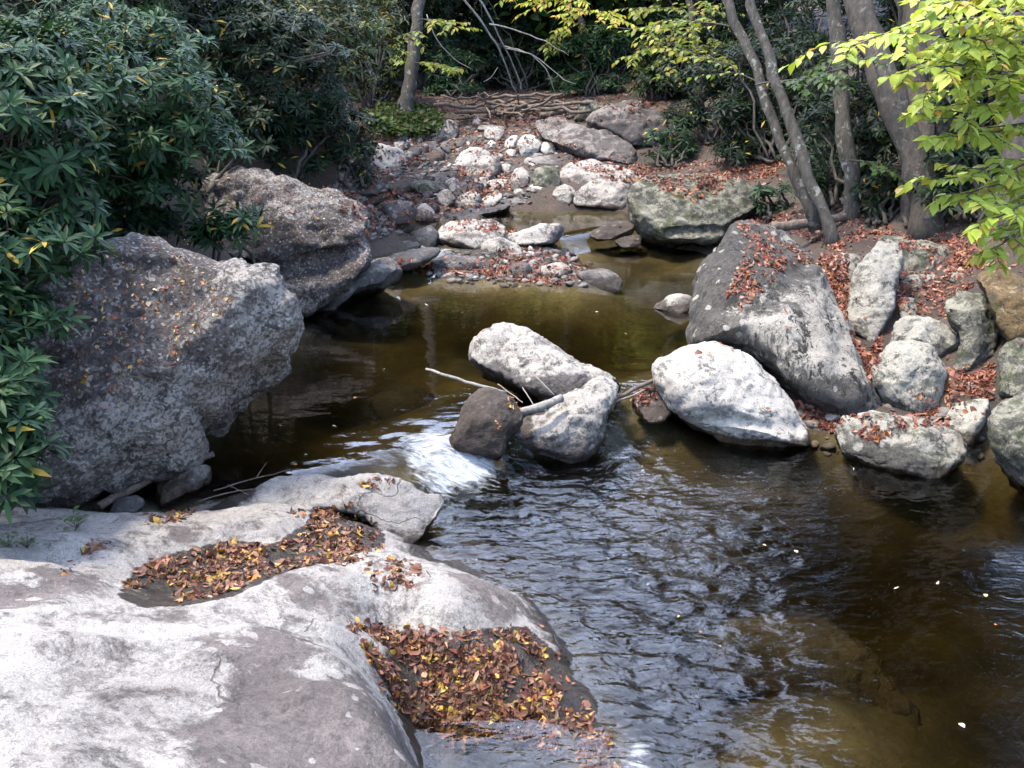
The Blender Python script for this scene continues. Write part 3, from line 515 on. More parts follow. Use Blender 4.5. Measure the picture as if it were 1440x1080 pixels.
B('little white stone beside the white-topped brown rock', [(684, 204), (690, 196), (698, 200), (698, 208), (688, 208)], .95, 'white', lean=45, name='stone', cat='stone')
B('large tilted purple-grey slab dipping towards the stream', [(752, 168), (780, 164), (815, 172), (850, 184), (880, 200), (905, 220), (915, 234), (880, 232), (840, 226), (805, 214), (775, 200), (758, 188)], .95, 'slab', lean=28, tf=.25, name='flat_rock', cat='slab')
B('big rounded grey boulder at the far end of the stream', [(822, 170), (840, 150), (875, 142), (905, 142), (930, 160), (946, 192), (930, 210), (890, 204), (850, 186)], 1.15, 'slab', lean=52, cat='boulder')
B('sunlit pale ledge of rock stretching above the mid pool', [(785, 240), (800, 228), (840, 226), (880, 236), (905, 252), (890, 262), (850, 262), (815, 268), (790, 262)], .8, 'pale', lean=22, tf=.2)
B('squared pale block standing in the mid pool edge', [(808, 286), (812, 266), (830, 254), (862, 256), (892, 262), (898, 278), (886, 292), (850, 290)], .52, 'pale', lean=50, p=3.4)
B('dark split stone left of the squared pale block', [(776, 274), (782, 262), (800, 258), (810, 268), (804, 284), (788, 286)], .56, 'mid', lean=48)
B('green-stained rounded block above the mid pool', [(745, 250), (752, 236), (775, 232), (788, 244), (788, 260), (770, 262), (750, 260)], .7, 'green', lean=52)
B('small green-white rock left of the green-stained block', [(717, 254), (722, 238), (736, 234), (744, 246), (742, 258), (726, 260)], .72, 'mid', lean=52)
B('thin white flakes of rock along the mid pool rim', [(742, 262), (760, 256), (782, 258), (780, 266), (758, 268)], .6, 'white', lean=20, tf=.2)
# flat wet slabs threading the shallow stream head
_sl = random.Random(9)
for k, (x, y, w_, h_, m, lab) in enumerate([(515, 300, 22, 7, 'flat', 'thin dark slab at the left shore behind the second left boulder'), (560, 318, 26, 6, 'dark', 'low wet slab in the small still pool'), (610, 252, 24, 8, 'slab', 'brown-grey slab just upstream of the mossy-fronted stone'), (650, 288, 26, 6, 'flat', 'flat grey paving-like rock left of the mid pool'), (600, 222, 22, 6, 'dark', 'wet slab at the head of the dark shallow'),
        (540, 236, 24, 7, 'flat', 'flat shore rock below the black-blotched pale rock'), (625, 212, 20, 6, 'slab', 'low slab left of the pointed white rock'), (705, 258, 22, 7, 'mid', 'pale-flecked flat rock right of the speckled boulder'), (730, 282, 26, 6, 'flat', 'grey ledge along the far edge of the mid pool'), (585, 262, 20, 6, 'dark', 'dark slab beside the white-capped stone'), (660, 305, 28, 5, 'dark', 'long wet ledge behind the bar'), (570, 345, 26, 5, 'flat', 'thin slab behind the tilted grey slab'), (770, 225, 26, 7, 'slab', 'flat shelf below the big purple slab'), (850, 240, 34, 7, 'pale', 'pale flat shelf above the sunlit ledge'), (690, 180, 20, 5, 'slab', 'flat brown rock below the driftwood'), (560, 200, 18, 6, 'mid', 'low grey rock beside the ferns')]):
    pts = [(x + w_ * math.cos(a) * _sl.uniform(.8, 1.25), y + h_ * math.sin(a) * _sl.uniform(.75, 1.25)) for a in np.arange(0, 6.28, 6.283 / 9)]
    rock('flat_rock', lab, pts, .5, m, lean=24, tf=.16, p=3.6, facets=1, cat='slab', sink=.02)
# small loose stones on the bar and upstream
_sr = random.Random(4); XT = [(_sr.uniform(500, 760), _sr.uniform(168, 305), 0, _sr.choice(['flat', 'flat', 'mid', 'flat', 'slab', 'pale', 'dark'])) for _ in range(75)]; XT = [(a, b, _sr.uniform(5, 12) * (.55 + (b - 160) / 200), m) for a, b, _, m in XT if not (690 < a and b > 275) and a < 640 + (b - 168) * 1.2]
for i, (x, y, s, m) in enumerate(XT + [(560, 206, 9, 'mid'), (590, 196, 8, 'flat'), (605, 205, 12, 'flat'), (632, 206, 11, 'flat'), (650, 200, 9, 'slab'), (596, 186, 7, 'pale'), (662, 196, 7, 'flat'), (700, 222, 9, 'pale'), (712, 236, 8, 'mid'), (640, 246, 8, 'flat'), (625, 246, 7, 'slab'), (560, 242, 9, 'flat'),
        (520, 246, 8, 'flat'), (640, 264, 8, 'mid'), (655, 278, 7, 'flat'), (700, 262, 7, 'pale'), (730, 270, 7, 'mid'), (664, 366, 8, 'flat'), (700, 376, 7, 'slab'), (770, 366, 8, 'slab'), (596, 300, 7, 'dark'), (652, 316, 7, 'flat'), (510, 312, 9, 'mid'), (502, 330, 9, 'mid'), (720, 214, 7, 'white'), (600, 262, 6, 'dark'),
        (1000, 342, 8, 'mid'), (1012, 336, 6, 'bank'), (915, 250, 8, 'mid'), (745, 226, 7, 'pale'), (800, 222, 6, 'slab'), (575, 182, 6, 'pale'), (1300, 470, 9, 'bank'), (1250, 400, 9, 'bank'), (1370, 540, 9, 'bank'), (1345, 390, 10, 'bank'), (1080, 330, 8, 'green'), (1100, 345, 7, 'green')]):
    z = 1.28 - (y - 165) * .0065 if y < 300 else .42 if y < 350 else .33 if x < 1000 else .9
    rr = random.Random(i); pts = [(x + s * 1.15 * rr.uniform(.8, 1.2) * math.cos(a), y + s * .72 * rr.uniform(.75, 1.2) * math.sin(a)) for a in np.arange(0, 6.28, 6.283 / 8)]
    if x > 1000: z = float(ground(np.array([aty(x, y, 10.5 if y < 400 else 9)[:2]]))[0])
    rock('stone', 'small loose stone on the leaf-strewn right bank' if x > 990 else 'small loose stone on the leaf-strewn rock bar upstream', pts, z, m, lean=48, cat='stone', group='loose stones on the right bank' if x > 990 else 'loose stones of the upstream bar', n=28)

# ------------------------------------------------------------------ surface picking for leaves
off = 0; vs = []; fs = []
for v, f in SURF:
    vs.append(v); fs += (f + off).tolist(); off += len(v)
ALLV = np.vstack(vs)
BV = BVHTree.FromPolygons(ALLV.tolist(), fs)
NGF = len(Fg)
def down(x, y, z0=6.):
    h = BV.ray_cast(Vector((x, y, z0)), Vector((0, 0, -1))); return h[0], h[1], h[2]
def pick(px, py):
    r = Vector(ray(px, py)).normalized(); h = BV.ray_cast(Vector(Cc), r); return h[0], h[1], h[2]

# ------------------------------------------------------------------ leaf templates and instancing
def tri_leaf(L=1., W=.3, droop=.3, fold=.2, seg=(0, .3, .68, 1.), ws=(0, .85, 1., 0)):
    v = []; f = []
    c = lambda t: (t * L, 0, -droop * t * t * L)
    for t, w in zip(seg, ws):
        x, y, z = c(t); v.append((x, y, z))
    for t, w in list(zip(seg, ws))[1:-1]:
        x, y, z = c(t); v += [(x, w * W / 2, z + fold * w * W / 2), (x, -w * W / 2, z + fold * w * W / 2)]
    m = len(seg); l = lambda i: m + (i - 1) * 2; r = lambda i: m + (i - 1) * 2 + 1
    f += [(0, r(1), 1), (0, 1, l(1))]
    for i in range(1, m - 2): f += [(i, r(i), r(i + 1)), (i, r(i + 1), i + 1), (i, i + 1, l(i + 1)), (i, l(i + 1), l(i))]
    i = m - 2; f += [(i, r(i), i + 1), (i, i + 1, l(i))]
    return np.array(v, float), np.array(f)
def frames(xd, nd):     # rotation matrices whose x axis is xd and z axis close to nd
    x = xd / np.linalg.norm(xd, axis=1)[:, None]; y = np.cross(nd, x); y /= np.maximum(np.linalg.norm(y, axis=1), 1e-6)[:, None]; z = np.cross(x, y)
    return np.stack([x, y, z], 2)
def inst(tv, tf, M, pos, sc, col):
    n = len(pos); V = np.einsum('nij,kj->nki', M, tv) * sc[:, None, None] + pos[:, None]
    F = tf[None] + (np.arange(n) * len(tv))[:, None, None]
    return V.reshape(-1, 3), F.reshape(-1, 3), np.repeat(col, len(tv), 0)
def joinp(L):
    vs, fs, cs = [], [], []; o = 0
    for v, f, c in L: vs.append(v); fs.append(f + o); cs.append(c); o += len(v)
    return np.vstack(vs), np.vstack(fs), np.vstack(cs)
def tube(pts, rads, ns=6):
    pts = np.asarray(pts, float); n = len(pts); t = np.gradient(pts, axis=0); t /= np.linalg.norm(t, axis=1)[:, None] + 1e-9
    ref = np.array([.3, .2, 1.]) if abs(t[0][2]) < .8 else np.array([1., .1, .2]); V = []
    for i in range(n):
        a = np.cross(t[i], ref); a /= np.linalg.norm(a) + 1e-9; b = np.cross(t[i], a)
        for k in range(ns):
            an = 6.2832 * k / ns; V.append(pts[i] + rads[i] * (a * math.cos(an) + b * math.sin(an)))
    F = [(i * ns + k, i * ns + (k + 1) % ns, (i + 1) * ns + (k + 1) % ns, (i + 1) * ns + k) for i in range(n - 1) for k in range(ns)]
    V += [pts[0], pts[-1]]; a, b = len(V) - 2, len(V) - 1
    F += [(a, (k + 1) % ns, k, k) for k in range(ns)]; F += [(b, (n - 1) * ns + k, (n - 1) * ns + (k + 1) % ns, (n - 1) * ns + (k + 1) % ns) for k in range(ns)]
    return np.array(V), np.array(F)
def tubes_mesh(name, L, mat, parent=None, ns=6):
    vs, q, tr = [], [], []; o = 0
    for p, r in L:
        v, f = tube(p, r, ns); body = f[:-2 * ns] + o; cp = f[-2 * ns:, :3] + o
        vs.append(v); q.append(body); tr.append(cp); o += len(v)
    return mesh(name, np.vstack(vs), [np.vstack(q), np.vstack(tr)], mat, parent)
def wob(a, b, n, amp, r=rnd, sag=0.):
    a, b = np.asarray(a, float), np.asarray(b, float); t = np.linspace(0, 1, n)[:, None]; p = a + (b - a) * t
    L = np.linalg.norm(b - a); j = np.array([[r.gauss(0, 1) for _ in range(3)] for _ in range(n)]) * amp * L
    j[0] = 0; j[-1] *= .3
    return p + j + np.array([0, 0, 1.]) * sag * L * (4 * t * (1 - t))

# ------------------------------------------------------------------ gravel of the stream head (uncountable: stuff)
def pebble_field(regs, name, size):
    import bmesh
    bm = bmesh.new(); bmesh.ops.create_icosphere(bm, subdivisions=2, radius=1.); bv = np.array([v.co[:] for v in bm.verts]); bf = np.array([[v.index for v in f.verts] for f in bm.faces]); bm.free(); T = []
    for q in range(5):
        v = bv.copy()
        for _ in range(9):
            n_ = rng.normal(0, 1, 3); n_ /= np.linalg.norm(n_); v -= np.maximum(0, v @ n_ - rng.uniform(.45, .8))[:, None] * n_
        T.append((v * np.array([1., rng.uniform(.6, .9), rng.uniform(.35, .6)]), bf))
    pts = []
    for poly, cnt in regs:
        poly = np.array(poly, float)
        for _ in range(cnt * 2):
            q = rng.uniform(poly.min(0), poly.max(0))
            if not inpoly(q[None], poly)[0]: continue
            h, nn, fi = pick(*q)
            if h is None or fi >= NGF or h.z < level(np.array([[h.x, h.y]]))[0] - .12: continue
            pts.append(h[:])
    P_ = np.array(pts); n = len(P_); xd = rng.normal(0, 1, (n, 3)) * (1, 1, .2); up = np.array([0, 0, 1.]) + rng.normal(0, .25, (n, 3)); sc = size * rng.uniform(.3, 1., n) ** 1.5; wh = rng.integers(0, 5, n)
    col = np.array([(.12, .11, .1), (.2, .18, .165), (.07, .062, .055), (.3, .28, .26), (.15, .12, .1)])[rng.choice(5, n, p=[.35, .2, .25, .08, .12])] * rng.uniform(.6, 1.2, (n, 1)); L = [inst(a, b, frames(xd, up)[wh == k], P_[wh == k], sc[wh == k], col[wh == k]) for k, (a, b) in enumerate(T)]
    v, f, c = joinp(L); return tag(mesh(name, v, f, M_PEB, smooth=False, cols=c), kind='stuff')
_t = NT('pebble'); _c = _t.attr('tint', 'Color'); _c = _t.mix(_t.ramp(_t.noise(_t.pos(), 40, 5, .7), .4, .65, 0., .8), _c, _t.mix(1., _c, (.4, .38, .36), 'MULTIPLY')); M_PEB = _t.link(_t.n('ShaderNodeBsdfPrincipled', {'Base Color': _c, 'Roughness': .8}).outputs[0])
o = pebble_field([([(490, 190), (620, 170), (760, 175), (800, 215), (740, 285), (700, 300), (480, 345), (470, 260)], 1500), ([(590, 340), (800, 340), (870, 400), (720, 405), (560, 390)], 260), ([(1120, 560), (1350, 570), (1400, 640), (1340, 680), (1150, 640)], 120), ([(690, 150), (860, 150), (760, 180)], 120)], 'gravel', .085)
o['label'] = 'angular grey gravel and cobbles of the stream head'; o['category'] = 'gravel'

# ------------------------------------------------------------------ fallen leaves (uncountable: stuff)
DT = [tri_leaf(1., .62, .2, .35), tri_leaf(1., .5, -.35, -.5), tri_leaf(1., .7, .6, .6), tri_leaf(1., .42, -.6, .5, (0, .3, .7, 1.), (0, .9, .7, 0)), tri_leaf(.8, .85, .1, -.4, (0, .25, .75, 1.), (0, .8, .9, 0)), tri_leaf(1.1, .3, .5, .9)]
PAL_RED = np.array([(.17, .05, .038), (.2, .075, .055), (.12, .05, .04), (.26, .13, .1), (.17, .09, .068), (.3, .2, .15), (.27, .13, .05), (.08, .045, .035)]) * np.array((1.22, .98, .85))
PAL_ORG = np.array([(.28, .11, .04), (.32, .17, .07), (.2, .08, .04), (.12, .055, .035), (.38, .27, .15), (.26, .09, .05), (.36, .25, .06), (.42, .38, .32)]) * np.array((1.3, 1.15, 0.9))
PAL_BRN = np.array([(.12, .055, .038), (.17, .08, .058), (.22, .11, .08), (.07, .036, .026), (.28, .18, .13), (.3, .13, .05), (.14, .05, .042), (.4, .28, .06), (.1, .06, .045), (.2, .1, .075)]) * np.array((1.12, 1.0, .85))
def put_leaves(pts, nrms, size, pal, name, tilt=.35, w=None):
    n = len(pts); pts = np.asarray(pts); nr = np.asarray(nrms) + rng.normal(0, tilt, (n, 3)); nr /= np.linalg.norm(nr, axis=1)[:, None]
    xd = rng.normal(0, 1, (n, 3)); xd -= (xd * nr).sum(1)[:, None] * nr
    M = frames(xd, nr); sc = size * rng.uniform(.45, 1.0, n) * rng.choice([.8, 1.1, 1.6], n, p=[.4, .45, .15]); pos = pts + np.asarray(nrms) * (sc * .12)[:, None] - np.einsum('nij,j->ni', M, np.array([.5, 0, 0])) * sc[:, None]
    ci = rng.choice(len(pal), n, p=w); c = pal[ci] * rng.uniform(.45, 1.3, (n, 1))
    wh = rng.integers(0, len(DT), n); L = [inst(a, b, M[wh == q], pos[wh == q], sc[wh == q], c[wh == q]) for q, (a, b) in enumerate(DT) if (wh == q).any()]
    v, f, c = joinp(L); return tag(mesh(name, v, f, M_DEAD, cols=c), kind='stuff')
def pix_leaves(regs, size, pal, name, nzmin=.15, tilt=.35, onrock=1.):
    P_, N_ = [], []
    for poly, cnt in regs:
        poly = np.array(poly, float); lo, hi = poly.min(0), poly.max(0); got = 0; tries = 0
        while got < cnt and tries < cnt * 12:
            q = rng.uniform(lo, hi); tries += 1
            if not inpoly(q[None], poly)[0]: continue
            h, nn, fi = pick(*q)
            if h is None or (fi >= NGF and rng.random() > onrock) or abs(nn.z) < nzmin or noise.noise((h.x * 6, h.y * 6, 4.)) < rng.normal(-.12, .22): continue
            if nn.z < 0: nn = -nn
            if h.z < level(np.array([[h.x, h.y]]))[0] - .09: continue
            P_.append(h); N_.append(nn); got += 1
    return put_leaves(np.array(P_), np.array(N_), size, pal, name, tilt)
o = pix_leaves([([(168, 838), (190, 800), (250, 778), (330, 762), (385, 768), (430, 740), (445, 715), (515, 705), (540, 765), (470, 790), (400, 803), (330, 832), (250, 850), (238, 835), (215, 822)], 1900),
    ([(485, 880), (620, 890), (735, 885), (760, 905), (800, 1000), (815, 1050), (700, 1055), (620, 1040), (560, 985), (520, 930)], 2400), ([(485, 870), (620, 880), (760, 880), (800, 930), (845, 1040), (800, 1075), (640, 1075), (540, 980)], 900), ([(600, 1040), (850, 1030), (880, 1085), (620, 1085)], 520),
    ([(505, 808), (530, 785), (580, 788), (606, 815), (570, 832), (525, 830)], 150), ([(505, 680), (530, 670), (560, 676), (545, 690), (520, 690)], 40), ([(85, 800), (130, 760), (160, 765), (110, 790), (95, 815)], 40),
    ([(185, 730), (230, 710), (290, 705), (260, 735), (200, 740)], 70), ([(470, 790), (540, 765), (545, 775), (480, 800)], 60), ([(400, 720), (450, 715), (470, 735), (420, 735)], 50), ([(620, 690), (640, 684), (636, 700)], 4)], .044, PAL_BRN, 'fallen_leaves', .15, .45)
o['label'] = 'brown and yellow fallen leaves heaped in the ledge hollows'; o['category'] = 'leaves'
o = pix_leaves([([(1170, 340), (1190, 345), (1195, 420), (1190, 460), (1225, 490), (1240, 470), (1235, 545), (1222, 540), (1180, 430), (1150, 370)], 1800), ([(1100, 320), (1180, 330), (1210, 320), (1300, 335), (1400, 345), (1420, 380), (1330, 375), (1225, 335), (1160, 350)], 1400),
    ([(1262, 372), (1360, 372), (1380, 400), (1330, 420), (1345, 455), (1260, 440)], 700), ([(1330, 520), (1400, 510), (1396, 560), (1335, 560)], 520), ([(1110, 560), (1160, 575), (1200, 585), (1170, 610), (1130, 590)], 400), ([(1195, 585), (1330, 575), (1340, 600), (1290, 606), (1220, 600)], 260),
    ([(1200, 606), (1240, 598), (1255, 612), (1215, 622)], 140), ([(1035, 310), (1120, 345), (1150, 372), (1100, 370), (1060, 400), (1020, 420), (1050, 350)], 660), ([(1060, 380), (1110, 360), (1100, 385), (1045, 440), (1035, 430)], 220), ([(920, 250), (1000, 245), (1100, 225), (1095, 245), (1030, 258), (980, 285), (920, 265)], 1400), ([(1050, 300), (1110, 300), (1110, 325), (1060, 318)], 320), ([(860, 570), (885, 550), (925, 540), (925, 560), (890, 578), (865, 590)], 140), ([(1085, 300), (1440, 300), (1440, 345), (1090, 330)], 900), ([(1240, 560), (1400, 520), (1380, 590), (1290, 585)], 250), ([(900, 235), (1100, 215), (1110, 250), (1000, 262)], 900)], .05, PAL_RED, 'fallen_leaves', .15, .4, .3)
o['label'] = 'red and russet fallen leaves covering the right bank between rocks'; o['category'] = 'leaves'
o = pix_leaves([([(510, 160), (600, 180), (720, 150), (830, 160), (760, 200), (700, 230), (640, 215), (560, 240), (520, 250)], 2600), ([(640, 235), (720, 240), (745, 262), (690, 275), (640, 268)], 700), ([(800, 225), (920, 240), (930, 255), (860, 255), (820, 240)], 600), ([(500, 270), (700, 265), (700, 290), (600, 310), (500, 340)], 1000),
    ([(590, 312), (720, 305), (730, 330), (640, 325)], 320), ([(690, 345), (800, 350), (830, 375), (800, 402), (730, 395), (600, 385), (560, 385), (580, 370), (700, 365)], 1100), ([(740, 180), (900, 225), (920, 236), (800, 225)], 240), ([(840, 150), (930, 140), (900, 160)], 240), ([(560, 365), (610, 362), (600, 385), (560, 390)], 120), ([(500, 120), (960, 120), (960, 175), (500, 175)], 3000), ([(480, 230), (560, 225), (600, 280), (480, 300)], 700)], .06, PAL_RED, 'fallen_leaves', .2, .4, .13)
o['label'] = 'reddish fallen leaves strewn over the upstream rock bar'; o['category'] = 'leaves'
o = pix_leaves([([(90, 350), (200, 340), (300, 375), (330, 420), (250, 540), (150, 600), (90, 560)], 420), ([(290, 245), (500, 265), (510, 330), (400, 345), (290, 330)], 200), ([(255, 320), (290, 300), (300, 335), (260, 345)], 60), ([(685, 590), (700, 580), (710, 615), (690, 618)], 25), ([(710, 560), (790, 560), (770, 575), (720, 582)], 50)], .032, PAL_ORG, 'fallen_leaves', .25, .4)
o['label'] = 'scattered orange leaf bits lodged on the left boulders'; o['category'] = 'leaves'
# forest floor further out
P_, N_ = [], []
for _ in range(16000):
    x = rng.uniform(-7, 8); y = rng.uniform(5, 30); h, nn, fi = down(x, y, 9)
    if h is None or nn.z < .5 or (fi >= NGF and rng.random() > .12): continue
    if h.z < level(np.array([[x, y]]))[0] + .03 or (x < .9 and y < 7.2 and x > -3.4): continue
    P_.append(h); N_.append(nn)
o = put_leaves(np.array(P_), np.array(N_), .06, PAL_RED, 'leaf_litter', .4); o['label'] = 'leaf litter across the shaded forest floor'; o['category'] = 'leaves'
# floating leaves and flecks
P_ = []
for px, py in [(955, 868), (1120, 776), (1075, 768), (1318, 822), (1385, 838), (1352, 1022), (985, 890), (1012, 910), (540, 520), (650, 440), (470, 600), (430, 640), (455, 655), (520, 650), (600, 430), (560, 420), (720, 400), (395, 600), (415, 655), (512, 640), (1260, 830), (1200, 660), (700, 770), (1400, 880), (840, 440), (880, 470), (640, 600), (500, 560), (770, 930), (830, 1010), (1160, 690)]:
    z = .0 if py > 660 or px > 950 else .27; q = at(px, py, z); q[2] = level(q[None])[0] + .006; P_.append(q)
o = put_leaves(np.array(P_), np.tile([[0, 0, 1.]], (len(P_), 1)), .04, np.array([(.6, .5, .2), (.55, .5, .4), (.5, .2, .06), (.6, .58, .5)]), 'floating_leaves', .05)
o['label'] = 'scattered leaves floating on the dark water'; o['category'] = 'leaves'

# ------------------------------------------------------------------ rhododendrons
def rosette(nl, seed, simple=False):
    r = random.Random(seed); L = []
    for i in range(nl):
        a = i * 2.4 + r.uniform(-.25, .25); el = R(r.uniform(-25, 12) + 45 * (1 - i / nl) - 8); ln = r.uniform(.8, 1.1) * (.7 + .3 * min(1, i / 3))
        tv, tf = tri_leaf(ln, .23, r.uniform(.1, .45), .35) if not simple else tri_leaf(ln, .26, .25, .3, (0, .55, 1.), (0, 1., 0))
        x, y, z = tv[:, 0] + .06, tv[:, 1], tv[:, 2]; x, z = x * math.cos(el) - z * math.sin(el), x * math.sin(el) + z * math.cos(el)
        L.append((np.column_stack([x * math.cos(a) - y * math.sin(a), x * math.sin(a) + y * math.cos(a), z]), tf))
    o = 0; vs, fs = [], []
    for v, f in L: vs.append(v); fs.append(f + o); o += len(v)
    return np.vstack(vs), np.vstack(fs), nl
ROS = [rosette(11 + i % 3, i) for i in range(5)]; ROSS = [rosette(9, 50 + i, True) for i in range(4)]
G_NEAR = np.array([(.03, .085, .035), (.042, .105, .042), (.024, .066, .03), (.055, .12, .042)]) * .62
G_SHADE = np.array([(.018, .048, .021), (.026, .062, .024), (.016, .04, .02), (.035, .072, .024)]) * .45  # same leaves darkened: forest shade put into their green
G_YEL = np.array([(.09, .12, .03), (.05, .09, .025), (.14, .14, .04), (.035, .07, .025)]) * .55
def rhodo(label, base, clumps, leaf, pal, dens=55, simple=False, name='rhododendron_bush', group='rhododendrons along the banks', yellow=.02, stems=5):
    base = np.asarray(base, float); root = empty(name, base); tag(root, label, 'shrub', group)
    T = ROSS if simple else ROS; L = []; st = []; yl = []
    for (c, rx, ry, rz) in clumps:
        c = np.asarray(c, float); ar = 4 * math.pi * ((rx * ry) ** 1.6 / 3 + (rx * rz) ** 1.6 / 3 + (ry * rz) ** 1.6 / 3) ** (1 / 1.6); n = int(ar * dens)
        d = rng.normal(0, 1, (n, 3)); d /= np.linalg.norm(d, axis=1)[:, None]; d[:, 2] = np.where(d[:, 2] < -.3, -d[:, 2], d[:, 2])
        rad = np.where(rng.random(n) < .7, rng.uniform(.85, 1.06, n), rng.uniform(.45, .85, n))
        lump = np.array([noise.noise((a * 2.1 + c[0], b * 2.1 + c[1], e * 2.1)) for a, b, e in d]); keep = lump > -.25; rad *= 1 + .5 * lump
        pos = c + d * rad[:, None] * np.array([rx, ry, rz]); pos, d = pos[keep], d[keep]; n = len(pos)
        up = d * .55 + np.array([0, -.1, .65]) + rng.normal(0, .25, (n, 3)); xd = rng.normal(0, 1, (n, 3)); up /= np.linalg.norm(up, axis=1)[:, None]
        xd -= (xd * up).sum(1)[:, None] * up; M = frames(xd, up); sc = leaf * rng.uniform(.75, 1.2, n); which = rng.integers(0, len(T), n)
        for k, (tv, tf, nl) in enumerate(T):
            m = which == k
            if not m.any(): continue
            v, f, _ = inst(tv, tf, M[m], pos[m], sc[m], np.zeros((m.sum(), 3)))
            nleaf = m.sum() * nl; cc = pal[rng.integers(0, len(pal), nleaf)] * rng.uniform(.7, 1.3, (nleaf, 1))
            yy = rng.random(nleaf) < yellow; cc[yy] = np.array((.4, .27, .04)) * rng.uniform(.7, 1.2, (yy.sum(), 1))
            L.append((v, f, np.repeat(cc, len(tv) // nl, 0)))
        for s in range(stems):
            hub = c + rng.normal(0, .3, 3) * np.array([rx, ry, rz]); p = wob(base + rng.normal(0, .12, 3) * (1, 1, 0), hub, 7, .035)
            st.append((p, np.linspace(.026, .012, 7)))
            for j in rng.choice(n, min(n, 9), replace=False): st.append((wob(hub, pos[j], 5, .04), np.linspace(.009, .004, 5)))
    v, f, cc = joinp(L)
    fit(mesh('foliage', v, f, M_RHODO, cols=cc), root); fit(tubes_mesh('stem', st, M_STEM, ns=5), root)
    return root
def clump(px, py, d, rx, ry, rz): return (atd(px, py, d), rx, ry, rz)
def gpt(x, y): return (x, y, float(ground(np.array([[x, y]]))[0]))
rhodo('near rhododendron with big drooping leaf whorls down the left edge', gpt(-3.3, 4.9), [clump(-45, 560, 5.2, .34, .35, .38), clump(-12, 660, 5.0, .24, .25, .22), clump(-22, 470, 5.5, .4, .4, .25), clump(-30, 370, 5.7, .5, .5, .35), clump(0, 620, 5.0, .18, .2, .25)], .118, G_NEAR, 100)
rhodo('tall blue-green rhododendron rising at the far left edge', gpt(-4.4, 6.2), [clump(-10, 200, 6.2, .6, .6, .6), clump(30, 300, 6.3, .45, .5, .4), clump(40, 120, 6.8, .6, .6, .35), clump(60, 400, 6.4, .28, .3, .3)], .118, G_NEAR, 78)
rhodo('sunlit rhododendron mound leaning over the two left boulders', gpt(-3.7, 8.8), [clump(190, 175, 8.2, .75, .7, .6), clump(255, 205, 8.3, .4, .4, .32), clump(110, 240, 8.0, .6, .6, .5), clump(200, 270, 8.5, .5, .5, .3), clump(80, 130, 8.4, .7, .6, .6), clump(160, 95, 9.0, .8, .7, .5)], .112, G_NEAR, 72)
rhodo('small rhododendron sprig growing between the two left boulders', gpt(-2.4, 8.7), [clump(322, 325, 8.3, .22, .2, .17), clump(295, 335, 8.4, .12, .12, .1)], .12, G_NEAR, 85, stems=2)
rhodo('low dark rhododendron behind the huge left boulder', gpt(-3.4, 8.4), [clump(215, 320, 8.6, .35, .3, .14), clump(120, 320, 8.2, .5, .4, .22)], .12, G_SHADE, 55, stems=3)
rhodo('shaded rhododendron filling the upper left corner', gpt(-5.4, 11.), [clump(60, 20, 10.5, 1.2, 1., .9), clump(200, 30, 11, 1.1, 1., .8), clump(-40, 60, 10, .9, .9, 1.), clump(150, -60, 11.5, 1.3, 1.2, .8)], .12, G_SHADE, 40, True)
rhodo('dark rhododendron thicket above the long grey boulder', gpt(-3.6, 11.6), [clump(370, 120, 11.5, .95, .8, .85), clump(320, 190, 11., .6, .6, .4), clump(430, 190, 11.8, .7, .6, .42), clump(300, 70, 12, 1., .8, .7)], .118, G_SHADE, 55)
rhodo('olive-tinged rhododendron hanging to the stream at left', gpt(-2.9, 13.6), [clump(450, 110, 13.5, .8, .8, 1.), clump(470, 200, 13.2, .42, .5, .42), clump(490, 60, 14.5, .8, .8, .8), clump(420, 30, 14, 1., .9, .7), clump(510, 210, 13.8, .22, .3, .3)], .13, G_YEL, 34, True)
def thicket(label, px, pyb, wpx, pyt, pal, leaf=.14, dens=40):
    hit = GBV.ray_cast(Vector(Cc), Vector(ray(px, pyb)).normalized())[0]; d = float((np.array(hit) - Cc) @ Fv); k = d / FPX; cl = []
    n = max(2, int(round((pyb - pyt) / (wpx * .5))))
    for i in range(n):
        y = pyb - (pyb - pyt) * (i + .45) / n; r = wpx * k * (.5 - .12 * i / n)
        cl.append((atd(px + rnd.uniform(-.2, .2) * wpx, y, d + r * .5 + rnd.uniform(0, .3)), r, r * .8, max(.5 * (pyb - pyt) / n * k * 1.5, .12)))
        for sd in (-1, 1): cl.append((atd(px + sd * wpx * rnd.uniform(.3, .5), y + rnd.uniform(-.3, .3) * wpx * .4, d + r * .4), r * .6, r * .6, max(.4 * (pyb - pyt) / n * k, .1)))
    rhodo(label, hit, cl, leaf, pal, dens, True, stems=2, yellow=.012)
